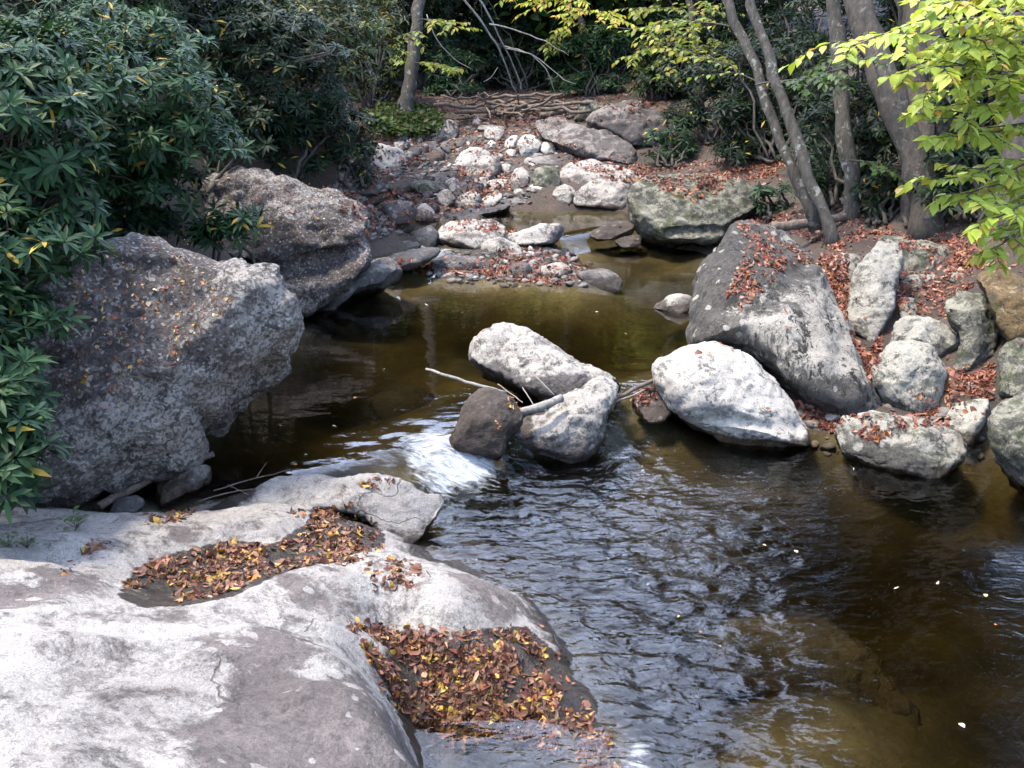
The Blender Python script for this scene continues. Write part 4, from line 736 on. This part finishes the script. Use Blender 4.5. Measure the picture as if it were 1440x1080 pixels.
for a in [('low dark rhododendron behind the long grey boulder', 400, 252, 110, 175, G_SHADE), ('rhododendron against the left end of the long grey boulder', 290, 272, 90, 200, G_SHADE), ('dark rhododendron at the stream side past the long grey boulder', 490, 262, 60, 190, G_SHADE), ('shadowed thicket behind the left rhododendrons', 330, 120, 160, -40, G_SHADE), ('loose olive shrub left of the slim pale trunk', 525, 150, 70, -20, G_YEL), ('dark rhododendron behind the slim pale trunk', 590, 122, 90, -30, G_SHADE), ('low green rhododendron left of the debris pile', 640, 138, 60, 75, G_NEAR),
    ('black-green thicket directly behind the debris pile', 725, 128, 120, -30, G_SHADE), ('blue-green rhododendron right of the debris pile', 830, 135, 90, 45, G_NEAR), ('dark thicket behind the blue-green rhododendron', 860, 118, 120, -40, G_SHADE), ('yellowing shrub above the far rounded boulder', 930, 140, 60, 60, G_YEL), ('dark thicket right of the yellowing shrub', 980, 140, 110, -40, G_SHADE),
    ('drooping dark rhododendron over the far right shore', 1010, 200, 110, 90, G_SHADE), ('low rhododendron spilling beside the purple slab', 945, 232, 60, 175, G_NEAR), ('low dark rhododendron behind the red leaf bank', 1045, 232, 70, 150, G_SHADE), ('rhododendron thicket behind the twin leaning trunks', 1090, 225, 130, 60, G_SHADE), ('upper dark thicket between the leaning trunks', 1110, 170, 140, -40, G_SHADE),
    ('rhododendron between the twin trunks and the forked tree', 1205, 285, 110, 130, G_SHADE), ('tall thicket behind the straight trunk', 1210, 235, 150, -40, G_SHADE), ('low rhododendron at the foot of the straight trunk', 1160, 290, 60, 215, G_NEAR), ('rhododendron in the shade at far right', 1390, 310, 130, 120, G_SHADE), ('thicket behind the forked tree', 1320, 280, 140, 60, G_SHADE),
    ('little rhododendron beside the ledged mossy boulder', 1085, 305, 44, 262, G_NEAR), ('thicket in the upper right corner', 1410, 260, 170, -40, G_SHADE), ('farthest dark thicket on the slope up the stream', 690, 100, 200, -60, G_SHADE), ('low dark rhododendron left of the forked tree base', 1245, 312, 60, 250, G_SHADE), ('dark thicket high behind the stream at left', 470, 110, 120, -40, G_SHADE), ('dark thicket above the yellow-green boughs', 1320, 235, 150, -50, G_SHADE), ('far thicket behind the level dead branch', 800, 90, 180, -60, G_SHADE)]:
    thicket(*a, leaf=.15 if a[2] < 160 else .125)

# ------------------------------------------------------------------ broadleaf sprays, trees
lv_, lf_ = tri_leaf(1., .56, .18, .25, (0, .22, .55, 1.), (0, .8, 1., 0))
def spray(path, nl, size, r, flat=.25, spread=1.):
    """leaves set alternately along a twig, in one nearly level plane"""
    path = np.asarray(path); t = np.linspace(.08, 1, nl); idx = t * (len(path) - 1); i0 = np.minimum(idx.astype(int), len(path) - 2); fr = (idx - i0)[:, None]
    p = path[i0] * (1 - fr) + path[i0 + 1] * fr; d = path[i0 + 1] - path[i0]; d /= np.linalg.norm(d, axis=1)[:, None]
    up = np.array([0, 0, 1.]) + rng.normal(0, flat, (nl, 3)); sd = np.cross(up, d); sd /= np.linalg.norm(sd, axis=1)[:, None]; sgn = np.where(np.arange(nl) % 2, 1, -1)[:, None]
    xd = d * .55 + sd * sgn * .8 * spread + np.array([0, 0, -.25]) + rng.normal(0, .12, (nl, 3)); up = up - (xd * up).sum(1)[:, None] * xd / (xd ** 2).sum(1)[:, None]
    return p, frames(xd, up), size * rng.uniform(.7, 1.15, nl)
def twigs(a, b, n_tw, ln, leaf, pal, leaves, wood, sag=.06, r0=.012, w=None, nl=11):
    main = wob(a, b, 10, .012, sag=sag); wood.append((main, np.linspace(r0, .003, 10)))
    d = (main[-1] - main[0]); d /= np.linalg.norm(d); side = np.cross(d, [0, 0, 1.]); side /= np.linalg.norm(side) + 1e-9
    def add(path):
        p, M, s = spray(path, nl, leaf, rnd); ci = rng.choice(len(pal), len(p), p=w); leaves.append(inst(lv_, lf_, M, p, s, pal[ci] * rng.uniform(.8, 1.2, (len(p), 1))))
    for k in range(n_tw):
        t = .25 + .72 * k / max(1, n_tw - 1); i = min(int(t * 9), 8); q = main[i] + (main[i + 1] - main[i]) * (t * 9 - i)
        e = q + (d * .7 + side * (1 if k % 2 else -1) * rnd.uniform(.35, .9) + np.array([0, 0, rnd.uniform(-.35, .1)])) * ln * rnd.uniform(.6, 1.1) * (1.15 - .5 * t)
        tw = wob(q, e, 5, .03, sag=.05); wood.append((tw, np.linspace(.004, .0015, 5))); add(tw)
    add(main[4:])
PAL_LIME = np.array([(.5, .7, .11), (.56, .75, .14), (.4, .6, .1), (.68, .7, .14), (.7, .5, .13)]) * np.array((1.12, .97, .9)); W_LIME = [.34, .26, .25, .11, .04]
# bright yellow-green tree just off the right edge, its boughs reaching into the frame
base = gpt(4.0, 6.0); tr = empty('yellow_green_tree', base); tag(tr, 'tree with bright yellow-green leaves hanging in from the right edge', 'tree')
tp = [np.array(base) + (0, 0, -.1), np.array([3.75, 5.8, 2.]), np.array([3.5, 5.5, 3.2]), np.array([3.4, 5.3, 4.4]), np.array([3.3, 5.2, 6.0])]
fit(tubes_mesh('trunk', [(np.array(tp), np.array([.1, .085, .075, .06, .04]))], M_BARKD, ns=9), tr)
Lv, Wb = [], []
for (p0, p1, d0, d1, ntw, ln) in [((1560, 20), (1195, 66), 5.4, 4.4, 11, .5), ((1560, 60), (1262, 104), 5.3, 4.5, 9, .45), ((1560, 110), (1310, 92), 5.3, 4.2, 9, .45), ((1560, 150), (1300, 128), 5.3, 4.4, 9, .42), ((1560, 170), (1310, 165), 5.3, 4.3, 12, .36), ((1540, 185), (1335, 195), 5.3, 4.4, 12, .34),
        ((1560, -40), (1290, 28), 5.2, 4.2, 10, .45), ((1560, -10), (1350, 5), 5.2, 4.1, 10, .45), ((1560, 225), (1345, 250), 5.3, 4.5, 12, .34), ((1540, 240), (1350, 282), 5.2, 4.5, 11, .3), ((1560, 260), (1395, 310), 5.2, 4.3, 10, .28), ((1560, 280), (1392, 350), 5.2, 4.5, 11, .26), ((1500, 70), (1330, 60), 4.9, 4.2, 12, .4), ((1560, 80), (1400, 30), 4.9, 4.2, 12, .4), ((1540, 120), (1390, 110), 4.9, 4.2, 10, .35)]:
    Wb.append([]); twigs(atd(*p0, d0), atd(*p1, d1), ntw, ln, .072, PAL_LIME, Lv, Wb[-1], w=W_LIME, r0=.009, sag=.03, nl=14)
for k in range(20):   # the crown above the frame
    z0 = rnd.uniform(4., 6.); a = np.array([3.35, 5.3, z0]); an = rnd.uniform(0, 6.28); b = a + np.array([math.cos(an) * 1.5, math.sin(an) * 1.5, rnd.uniform(0, .6)])
    Wb.append([]); twigs(a, b, 7, .5, .09, PAL_LIME, Lv, Wb[-1], w=W_LIME)
v, f, c = joinp(Lv); fit(mesh('foliage', v, f, M_LEAF, cols=c), tr); [fit(tubes_mesh('branch', W, M_STEM, ns=5), tr) for W in Wb]

def crown(centre, rad, n, size, pal, flat=1.):
    nb = 26; bc = rng.normal(0, 1, (nb, 3)); bc /= np.linalg.norm(bc, axis=1)[:, None]; bc *= rng.uniform(.25, .95, (nb, 1)); P_ = []
    for b in bc:
        m = n // nb; q = rng.normal(0, .24, (m, 3)) + b; P_.append(q)
    p = np.vstack(P_) * np.array(rad) + np.array(centre); m = len(p); up = rng.normal(0, .6, (m, 3)) + np.array([0, 0, 1.]); xd = rng.normal(0, 1, (m, 3)); xd -= (xd * up).sum(1)[:, None] * up / (up ** 2).sum(1)[:, None]
    return inst(lv_, lf_, frames(xd, up), p, size * rng.uniform(.7, 1.3, m), pal[rng.integers(0, len(pal), m)] * rng.uniform(.7, 1.25, (m, 1))), bc * np.array(rad) + np.array(centre)
PAL_GRN = np.array([(.05, .11, .025), (.07, .15, .03), (.11, .17, .035), (.04, .085, .02)]); PAL_AUT = np.array([(.36, .4, .06), (.26, .36, .06), (.48, .42, .08), (.18, .28, .05)])
def tree(name, label, stems, mat, crownspec=None, group=None, sprays=(), cat='tree', ns=10):
    """stems: lists of (px, py, depth, radius)"""
    s0 = stems[0][0]; hit = GBV.ray_cast(Vector(Cc), Vector(ray(*s0[:2])).normalized())[0]
    if hit:
        k = float((np.array(hit) - Cc) @ Fv) / s0[2] * 1.01; stems = [[(a, b_, d_ * k, r_ * k) for a, b_, d_, r_ in st] for st in stems]; s0 = stems[0][0]
        sprays = [(p0, p1, d0 * k, d1 * k, n_, ln * k, lf * k, pl) for p0, p1, d0, d1, n_, ln, lf, pl in sprays]
    b = atd(*s0[:3]); root = empty(name, b); tag(root, label, cat, group)
    for st in stems:
        p = np.array([atd(*q[:3]) for q in st]); r = np.array([q[3] for q in st]); t = np.linspace(0, 1, len(p)); tt = np.linspace(0, 1, 16)
        pp = np.column_stack([np.interp(tt, t, p[:, k]) for k in range(3)]); pp = pp * .6 + .2 * np.vstack([pp[:1], pp[:-1]]) + .2 * np.vstack([pp[1:], pp[-1:]])
        pp += rng.normal(0, .014, pp.shape) * np.minimum(1, np.arange(16) / 3)[:, None]
        rr = np.interp(tt, t, r) * (1 + rng.normal(0, .05, 16)); rr[0] *= 1.25; rr[1] *= 1.1; pp[0] -= np.array([0, 0, .12])
        ext = pp[-1] - pp[-3]; ext /= np.linalg.norm(ext)
        if crownspec: pp = np.vstack([pp, pp[-1] + (ext * .4 + np.array([0, 0, .9])) * 1.5, pp[-1] + (ext * .2 + np.array([0, .1, 1.])) * 3.2]); rr = np.append(rr, [rr[-1] * .75, rr[-1] * .35])
        v, f = tube(pp, rr, ns); nb = len(f) - 2 * ns
        w = np.array([fract((x * 9, y * 9, z * 3), 3) for x, y, z in v]); cen = np.repeat(pp, ns, 0); dd = v[:len(cen)] - cen; v[:len(cen)] += dd * w[:len(cen), None] * .22
        fit(mesh('trunk', v, [f[:nb], f[nb:, :3]], mat), root)
        top = pp[-1]
    L, Wb = [], []
    if crownspec:
        (dx, dy, dz), rad, n, size, pal = crownspec; c = top + np.array([dx, dy, dz]); (lv, bc) = crown(c, rad, n, size, pal); L.append(lv)
        for q in bc[:10]: Wb.append([(wob(top - np.array([0, 0, rnd.uniform(0, 1.6)]), q, 6, .03), np.linspace(.05, .012, 6))])
    for (p0, p1, d0, d1, ntw, ln, leaf, pal) in sprays: Wb.append([]); twigs(atd(*p0, d0), atd(*p1, d1), ntw, ln, leaf, pal, L, Wb[-1], nl=9)
    if L:
        v, f, c = joinp(L); fit(mesh('foliage', v, f, M_LEAF, cols=c), root)
    for W in Wb: fit(tubes_mesh('branch', W, M_STEM, ns=5), root)
    return root
tree('leaning_tree', 'twin slender lichen-spotted trunks leaning left above the whale-backed boulder', [[(1176, 345, 11.2, 0.074), (1158, 300, 11.2, 0.067), (1130, 225, 11.3, 0.063), (1098, 130, 11.4, 0.059), (1074, 60, 11.5, 0.056), (1052, -20, 11.6, 0.052)], [(1150, 312, 11.5, 0.074), (1120, 255, 11.5, 0.065), (1088, 170, 11.6, 0.059), (1060, 95, 11.7, 0.058), (1034, 30, 11.8, 0.056), (1010, -30, 11.9, 0.052)]], M_BARK, ((2.6, 1.2, 0.444), (1.9, 2.2, 1.5), 8000, .13, PAL_GRN), sprays=[((1062, 120), (1170, 118), 11.5, 11.2, 8, .5, .1, PAL_GRN), ((1080, 130), (960, 70), 11.6, 12.2, 9, .7, .1, PAL_AUT), ((1040, 40), (930, 40), 11.8, 12.6, 9, .7, .1, PAL_AUT)])
tree('straight_tree', 'straight grey trunk standing between the twin trunks and the forked tree', [[(1200, 312, 12.8, 0.111), (1194, 230, 12.8, 0.096), (1184, 120, 12.9, 0.096), (1176, 40, 13, 0.092), (1168, -30, 13, 0.089)]], M_BARK, ((2.6, 2., -1.), (2.6, 2.4, 2.8), 8000, .13, PAL_GRN), sprays=[((1190, 100), (1130, 128), 12.8, 11.8, 7, .4, .1, PAL_GRN), ((1195, 225), (1245, 240), 12.7, 12.2, 5, .25, .09, PAL_GRN), ((1230, 90), (1150, 105), 12, 10, 7, .5, .1, PAL_GRN)])
tree('forked_tree', 'stout tree forking into three stems at the top of the right bank', [[(1308, 332, 10.8, .17), (1300, 270, 10.8, .15), (1276, 195, 10.8, .15), (1250, 130, 10.8, .15), (1226, 60, 10.9, .14), (1196, -30, 11, .13)], [(1306, 320, 10.9, .15), (1300, 240, 10.9, .16), (1290, 150, 11, .15), (1284, 60, 11.1, .14), (1290, -30, 11.2, .13)], [(1322, 325, 11, .15), (1324, 250, 11, .15), (1320, 150, 11, .15), (1310, 60, 11.1, .13), (1300, -30, 11.2, .12)]], M_BARKD, ((2.2, 1.2, -.4), (2.4, 2.4, 2.4), 10000, .13, PAL_GRN), ns=12)
tree('dark_tree', 'dark thick trunk at the right edge behind the yellow-green leaves', [[(1432, 330, 11.8, .2), (1432, 200, 11.8, .17), (1434, 80, 11.9, .16), (1436, -40, 12, .15)]], M_STEM, ((1.6, 0, 1.2), (2.4, 2.4, 1.8), 8000, .13, PAL_GRN), ns=12)
tree('small_tree', 'thin dim trunk just left of the forked tree base', [[(1275, 318, 12.5, .09), (1277, 250, 12.5, .075), (1272, 170, 12.6, .07), (1268, 40, 12.8, .06), (1264, -20, 12.8, .06)]], M_BARKD)
tree('slim_tree', 'slim grey trunk standing in the green ferns at left upstream', [[(568, 168, 20.5, .19), (574, 130, 20.5, .14), (582, 70, 20.6, .125), (592, -20, 20.7, .12)]], M_BARK, ((-2.2, 4., -1.2), (3.2, 2.2, 3.3), 14000, .3, PAL_GRN), sprays=[((585, 60), (500, 30), 20.5, 19, 8, .7, .14, PAL_AUT), ((580, 90), (640, 100), 20.5, 19.6, 8, .5, .14, PAL_AUT), ((586, 40), (560, 90), 20.5, 18.5, 7, .5, .14, PAL_AUT), ((588, 30), (640, 40), 20.5, 19.6, 7, .6, .14, PAL_AUT)])
for lab, st, cs in [('thin distant trunk right of the slim grey trunk', [(634, 110, 26, .12), (632, 40, 26, .1), (634, -20, 26, .1)], (.3, 3., -1.6)), ('distant dark trunk above the debris pile', [(716, 100, 29, .16), (718, 30, 29, .14), (722, -20, 29, .14)], (0.5, 2., -1.9)), ('faint far trunk among the left rhododendrons', [(405, 120, 17, .13), (410, 40, 17, .12), (412, -30, 17, .11)], (-3., 4., -1.)), ('broad far trunk behind the upper left thicket', [(130, 60, 15, .25), (128, -30, 15, .22)], (-3., 2., 0.))]:
    tree('distant_tree', lab, [st], M_BARKD, (cs, (3.8, 2.4, 3.2), 14000, .32, PAL_GRN), group='trees in the background')
# hanging lime-green boughs in the far background
tree('maple_tree', 'bright green leafy bough lit against the dark far forest', [[(826, 130, 27, .09), (822, 60, 27, .08), (810, -20, 27, .07)]], M_BARKD, ((0, 2.5, -1.8), (3.6, 2.2, 3.), 14000, .32, PAL_GRN), sprays=[((812, -10), (745, 14), 26.6, 25, 8, .8, .17, PAL_LIME), ((815, 10), (795, 45), 26.6, 25, 7, .5, .17, PAL_LIME), ((815, -10), (800, 20), 26.6, 24.5, 8, .8, .17, PAL_LIME), ((820, 20), (870, 30), 26.6, 25, 8, .8, .17, PAL_LIME), ((818, -20), (720, -5), 26.6, 24, 9, .9, .17, PAL_LIME), ((822, 30), (770, 70), 26.6, 25.5, 7, .6, .17, PAL_AUT)])
tree('yellowing_tree', 'sparse tree of yellowing leaves at far right of the stream head', [[(985, 160, 21, .08), (978, 60, 21, .07), (965, -20, 21, .06)]], M_BARKD, ((.8, 5., -1.6), (3.4, 2.2, 3.1), 14000, .32, PAL_GRN), sprays=[((975, 60), (890, 80), 20.8, 19.6, 9, .8, .14, PAL_AUT), ((970, 20), (890, 15), 20.8, 19.6, 9, .8, .14, PAL_AUT), ((978, 80), (1020, 60), 20.8, 19.8, 8, .7, .14, PAL_AUT), ((974, 40), (930, 110), 20.8, 19, 8, .6, .14, PAL_AUT), ((972, 30), (1000, 10), 20.8, 19.5, 8, .8, .14, PAL_AUT), ((976, 50), (910, 50), 20.8, 18.5, 9, .8, .14, PAL_AUT), ((970, 0), (920, -5), 20.8, 19, 9, .9, .14, PAL_LIME)])

# ------------------------------------------------------------------ dead wood
def stickset(name, label, segs, mat, cat, group=None, ns=7, amp=.02, part='branch'):
    """segs: (list of (px, py, depth), r0, r1); the first is the thing itself when it is the only one"""
    L = []
    for pts, r0, r1 in segs:
        p = np.array([atd(*q) for q in pts]); t = np.linspace(0, 1, len(p)); n = max(8, len(p) * 3); tt = np.linspace(0, 1, n); pp = np.column_stack([np.interp(tt, t, p[:, k]) for k in range(3)])
        Ln = np.linalg.norm(pp[-1] - pp[0]); pp[1:-1] = pp[1:-1] * .5 + pp[:-2] * .25 + pp[2:] * .25; pp[1:-1] += rng.normal(0, amp * Ln * .25, (n - 2, 3)); L.append((pp, (.42 if name == 'dead_branch' else .62) * np.linspace(r0, r1, n) * (1 + rng.normal(0, .06, n))))
    return tag(tubes_mesh(name, L, mat, ns=ns), label, cat, group)
def zd(px, py, z): return (px, py, float((at(px, py, z) - Cc) @ Fv))
stickset('stick', 'long bare stick jutting left from the rocks in mid-stream', [([zd(599, 519, .62), zd(640, 532, .6), zd(680, 544, .56), zd(712, 552, .5)], .016, .02)], M_DEADW, 'stick')
stickset('log', 'short broken pale log end wedged between the mid-stream rocks', [([zd(730, 580, .38), zd(760, 572, .42), zd(790, 560, .45)], .045, .05)], M_DEADW, 'log', ns=10)
stickset('stick', 'thin twigs caught on the leaning pointed rock', [([zd(748, 524, .62), zd(780, 556, .5)], .008, .006), ([zd(735, 545, .5), zd(752, 572, .42)], .007, .005), ([zd(700, 540, .5), zd(735, 566, .45)], .006, .006)], M_DEADW, 'twigs')
stickset('stick', 'grey stick bridging to the white boulder over the chute', [([zd(850, 566, .36), zd(890, 548, .36), zd(930, 530, .36)], .026, .03)], M_DRIFT, 'stick')
stickset('stick', 'pale thin stick lying below the grey one by the chute', [([zd(862, 566, .28), zd(890, 556, .28), zd(914, 545, .3)], .012, .01)], M_DEADW, 'stick')
stickset('log', 'weathered brown plank-like log under the huge left boulder', [([zd(140, 712, .3), zd(200, 680, .33), zd(250, 655, .36), zd(301, 638, .4)], .04, .035)], M_DRIFT, 'log', ns=9)
stickset('stick', 'fine dead twigs lying at the pool edge beside the light slab', [([zd(300, 690, .3), zd(360, 672, .32), zd(410, 660, .33)], .008, .004), ([zd(320, 682, .3), zd(350, 696, .3)], .006, .003), ([zd(360, 672, .32), zd(375, 650, .4)], .005, .003), ([zd(280, 705, .3), zd(330, 690, .3), zd(360, 688, .3)], .007, .004)], M_DRIFT, 'twigs')
stickset('log', 'mossy brown log lying at the base of the twin trunks', [([(1085, 318, 11.0), (1130, 316, 11.), (1200, 302, 11.2)], .085, .07)], M_DRIFT, 'log', ns=10)
stickset('dead_branch', 'bare grey dead limbs arching down over the stream head', [([(640, -20, 19), (670, 20, 19.3), (700, 65, 19.6), (716, 105, 20), (728, 135, 20.3)], 0.056, 0.032), ([(662, -20, 19.2), (690, 25, 19.4), (712, 70, 19.8), (730, 110, 20.2), (734, 130, 20.3)], 0.048, 0.026), ([(688, 34, 19.4), (730, 42, 19.4), (770, 60, 19.4), (800, 78, 19.4)], 0.040, 0.016), ([(710, 65, 19.7), (745, 75, 19.6), (770, 98, 19.6), (782, 135, 19.8)], 0.040, 0.019), ([(712, 68, 19.7), (755, 78, 19.5), (790, 112, 19.5), (810, 118, 19.5)], 0.029, 0.013), ([(700, 95, 20), (690, 110, 20), (680, 115, 20)], 0.019, 0.010), ([(600, 20, 19.5), (612, 55, 19.6), (640, 85, 19.7), (665, 98, 19.8)], 0.029, 0.013)], M_DEADW, 'dead branch', amp=.02)
stickset('dead_branch', 'bare level dead branch crossing before the far dark thicket', [([(832, 36, 22), (880, 40, 22), (950, 38, 21.6)], .018, .03)], M_DEADW, 'dead branch')
stickset('stick', 'straight pale pole slanting beside the debris pile', [([(815, 112, 21), (855, 148, 21)], .02, .018)], M_DEADW, 'stick')
L = []
for k, (x0, y0, x1, y1, z, r) in enumerate([(610, 148, 760, 140, 1.35, .06), (640, 158, 800, 150, 1.32, .07), (690, 140, 780, 130, 1.5, .06), (700, 156, 770, 138, 1.45, .07), (720, 152, 830, 158, 1.35, .08), (660, 162, 720, 146, 1.4, .05), (740, 146, 810, 140, 1.5, .06), (680, 150, 830, 144, 1.42, .07), (760, 160, 840, 148, 1.4, .09), (670, 136, 700, 158, 1.45, .03), (640, 132, 660, 158, 1.4, .025), (730, 128, 722, 160, 1.5, .025), (770, 135, 800, 160, 1.45, .03), (790, 148, 800, 170, 1.35, .03), (620, 140, 700, 136, 1.4, .035), (810, 160, 850, 150, 1.4, .05), (650, 150, 690, 138, 1.4, .04), (700, 162, 760, 158, 1.3, .04), (655, 140, 735, 165, 1.4, .05), (700, 168, 790, 138, 1.4, .06), (745, 166, 770, 126, 1.4, .035), (690, 168, 672, 126, 1.4, .03), (770, 168, 850, 160, 1.4, .07), (630, 165, 720, 168, 1.4, .06)]):
    if k == 0: jd = float((np.array(GBV.ray_cast(Vector(Cc), Vector(ray(730, 163)).normalized())[0]) - Cc) @ Fv)
    r *= .62 * jd / 21.5; p = [atd(x0, y0 + rnd.uniform(-6, 5), jd + rnd.uniform(-.9, .5)), atd((x0 + x1) / 2, (y0 + y1) / 2 + rnd.uniform(-2, 2), jd + rnd.uniform(-.4, .3)), atd(x1, y1 + rnd.uniform(-6, 5), jd + rnd.uniform(-.9, .4))]
    pp = np.vstack([wob(p[0], p[1], 5, .035), wob(p[1], p[2], 5, .035)[1:]]); o = tubes_mesh('driftwood_log', [(pp, np.linspace(r, r * .7, 9))], M_DRIFT, ns=8)
    tag(o, 'weathered brown driftwood piece in the jam across the stream head', 'log', 'driftwood jam at the stream head')
for dx, dy, lab in [(0, 0, 'mossy rotten stump beside the driftwood jam')]:
    rock('stump', lab, [(806, 168), (812, 148), (826, 140), (850, 146), (858, 158), (840, 170)], 1.35, 'green', lean=58, cat='stump')
# green ground cover under the slim tree
gp = []; gn = []
for _ in range(2600):
    q = rng.uniform((512, 150), (625, 196)); 
    if ((q[0] - 568) / 56) ** 2 + ((q[1] - 175) / 22) ** 2 > 1: continue
    h, nn, _ = pick(*q)
    if h is None: continue
    gp.append(np.array(h) + (0, 0, rng.uniform(.02, .16))); gn.append(nn)
n = len(gp); up = rng.normal(0, .5, (n, 3)) + (0, -.3, 1.); xd = rng.normal(0, 1, (n, 3)); xd -= (xd * up).sum(1)[:, None] * up / (up ** 2).sum(1)[:, None]
v, f, c = inst(lv_, lf_, frames(xd, up), np.array(gp), rng.uniform(.06, .13, n), np.array([(.05, .11, .02), (.08, .14, .025), (.13, .15, .04), (.16, .09, .04)])[rng.integers(0, 3, n)])
o = tag(mesh('ground_cover', v, f, M_LEAF, cols=c), 'patch of green ferns and herbs at the foot of the slim trunk', 'ground cover', kind='stuff')
# tiny herbs rooted in the ledge
for px, py, s, lab in [(108, 742, .05, 'pale green seedling on the ledge edge'), (12, 768, .035, 'tuft of tiny weeds on the ledge at the far left'), (38, 770, .035, 'small weed tuft on the ledge, right of the leftmost tuft')]:
    h, nn, _ = pick(px, py)
    if h is None: continue
    m = 26; root = empty('seedling', h); tag(root, lab, 'plant'); pp = np.array(h) + rng.normal(0, 1, (m, 3)) * (s * .7, s * .7, 0) + np.column_stack([np.zeros(m), np.zeros(m), rng.uniform(.2, 1.8, m) * s])
    up = rng.normal(0, .4, (m, 3)) + (0, 0, 1.); xd = rng.normal(0, 1, (m, 3)); xd -= (xd * up).sum(1)[:, None] * up / (up ** 2).sum(1)[:, None]
    v, f, c = inst(lv_, lf_, frames(xd, up), pp, s * rng.uniform(.5, .9, m), np.tile([(.16, .24, .08)], (m, 1))); fit(mesh('foliage', v, f, M_LEAF, cols=c), root)
    fit(tubes_mesh('stem', [(wob(h, q, 4, .05), np.linspace(.002, .001, 4)) for q in pp[:8]], M_STEM, ns=4), root)

# ------------------------------------------------------------------ light
w = bpy.data.worlds.new('World'); scene.world = w; w.use_nodes = True; nt = w.node_tree
sky = nt.nodes.new('ShaderNodeTexSky'); sky.sky_type = 'NISHITA'; sky.sun_disc = False
SD = Vector((-.38, .03, .92)).normalized(); el = math.asin(SD.z); az = math.atan2(SD.x, SD.y)
sky.sun_elevation = el; sky.sun_rotation = az
bg = nt.nodes['Background']; bg.inputs['Strength'].default_value = .15; sky.dust_density = 1.6; sky.ozone_density = .6; 
def wn(t_, **k):
    n = nt.nodes.new(t_)
    for a, b in k.items(): setattr(n, a, b)
    return n
tc = wn('ShaderNodeTexCoord'); cn_ = wn('ShaderNodeTexNoise'); cn_.inputs['Scale'].default_value = 3.2; cn_.inputs['Detail'].default_value = 7; cn_.inputs['Roughness'].default_value = .58
dt = wn('ShaderNodeVectorMath', operation='DOT_PRODUCT'); dt.inputs[1].default_value = (.05, .83, .56)
nt.links.new(tc.outputs['Generated'], cn_.inputs['Vector']); nt.links.new(tc.outputs['Generated'], dt.inputs[0])
lob = wn('ShaderNodeMapRange'); lob.inputs[1].default_value = .72; lob.inputs[2].default_value = 1.; lob.inputs[3].default_value = -.04; lob.inputs[4].default_value = .13; nt.links.new(dt.outputs['Value'], lob.inputs[0])
ad = wn('ShaderNodeMath', operation='ADD'); nt.links.new(cn_.outputs['Fac'], ad.inputs[0]); nt.links.new(lob.outputs[0], ad.inputs[1])
cm = wn('ShaderNodeMapRange'); cm.inputs[1].default_value = .5; cm.inputs[2].default_value = .68; nt.links.new(ad.outputs[0], cm.inputs[0])
mx = wn('ShaderNodeMix', data_type='RGBA'); mx.inputs[7].default_value = (9.6, 11.4, 16., 1); nt.links.new(cm.outputs[0], mx.inputs[0]); nt.links.new(sky.outputs[0], mx.inputs[6]); nt.links.new(mx.outputs[2], bg.inputs[0])
sl = bpy.data.lights.new('sun', 'SUN'); sl.energy = 1.9; sl.angle = R(9); sl.color = (1, .9, .74); so = bpy.data.objects.new('sun', sl); COL.objects.link(so)
so.rotation_euler = SD.to_track_quat('Z', 'Y').to_euler(); so.location = (-5, -2, 12)
scene.view_settings.view_transform = 'Standard'; scene.view_settings.look = 'None'; scene.view_settings.exposure = 2.3; scene.view_settings.gamma = 1
scene.render.engine = 'CYCLES'; cy = scene.cycles
cy.max_bounces = 6; cy.diffuse_bounces = 3; cy.glossy_bounces = 3; cy.transmission_bounces = 3; cy.transparent_max_bounces = 8; cy.volume_bounces = 0
cy.use_denoising = True; cy.caustics_reflective = False; cy.caustics_refractive = False; cy.sample_clamp_indirect = 6
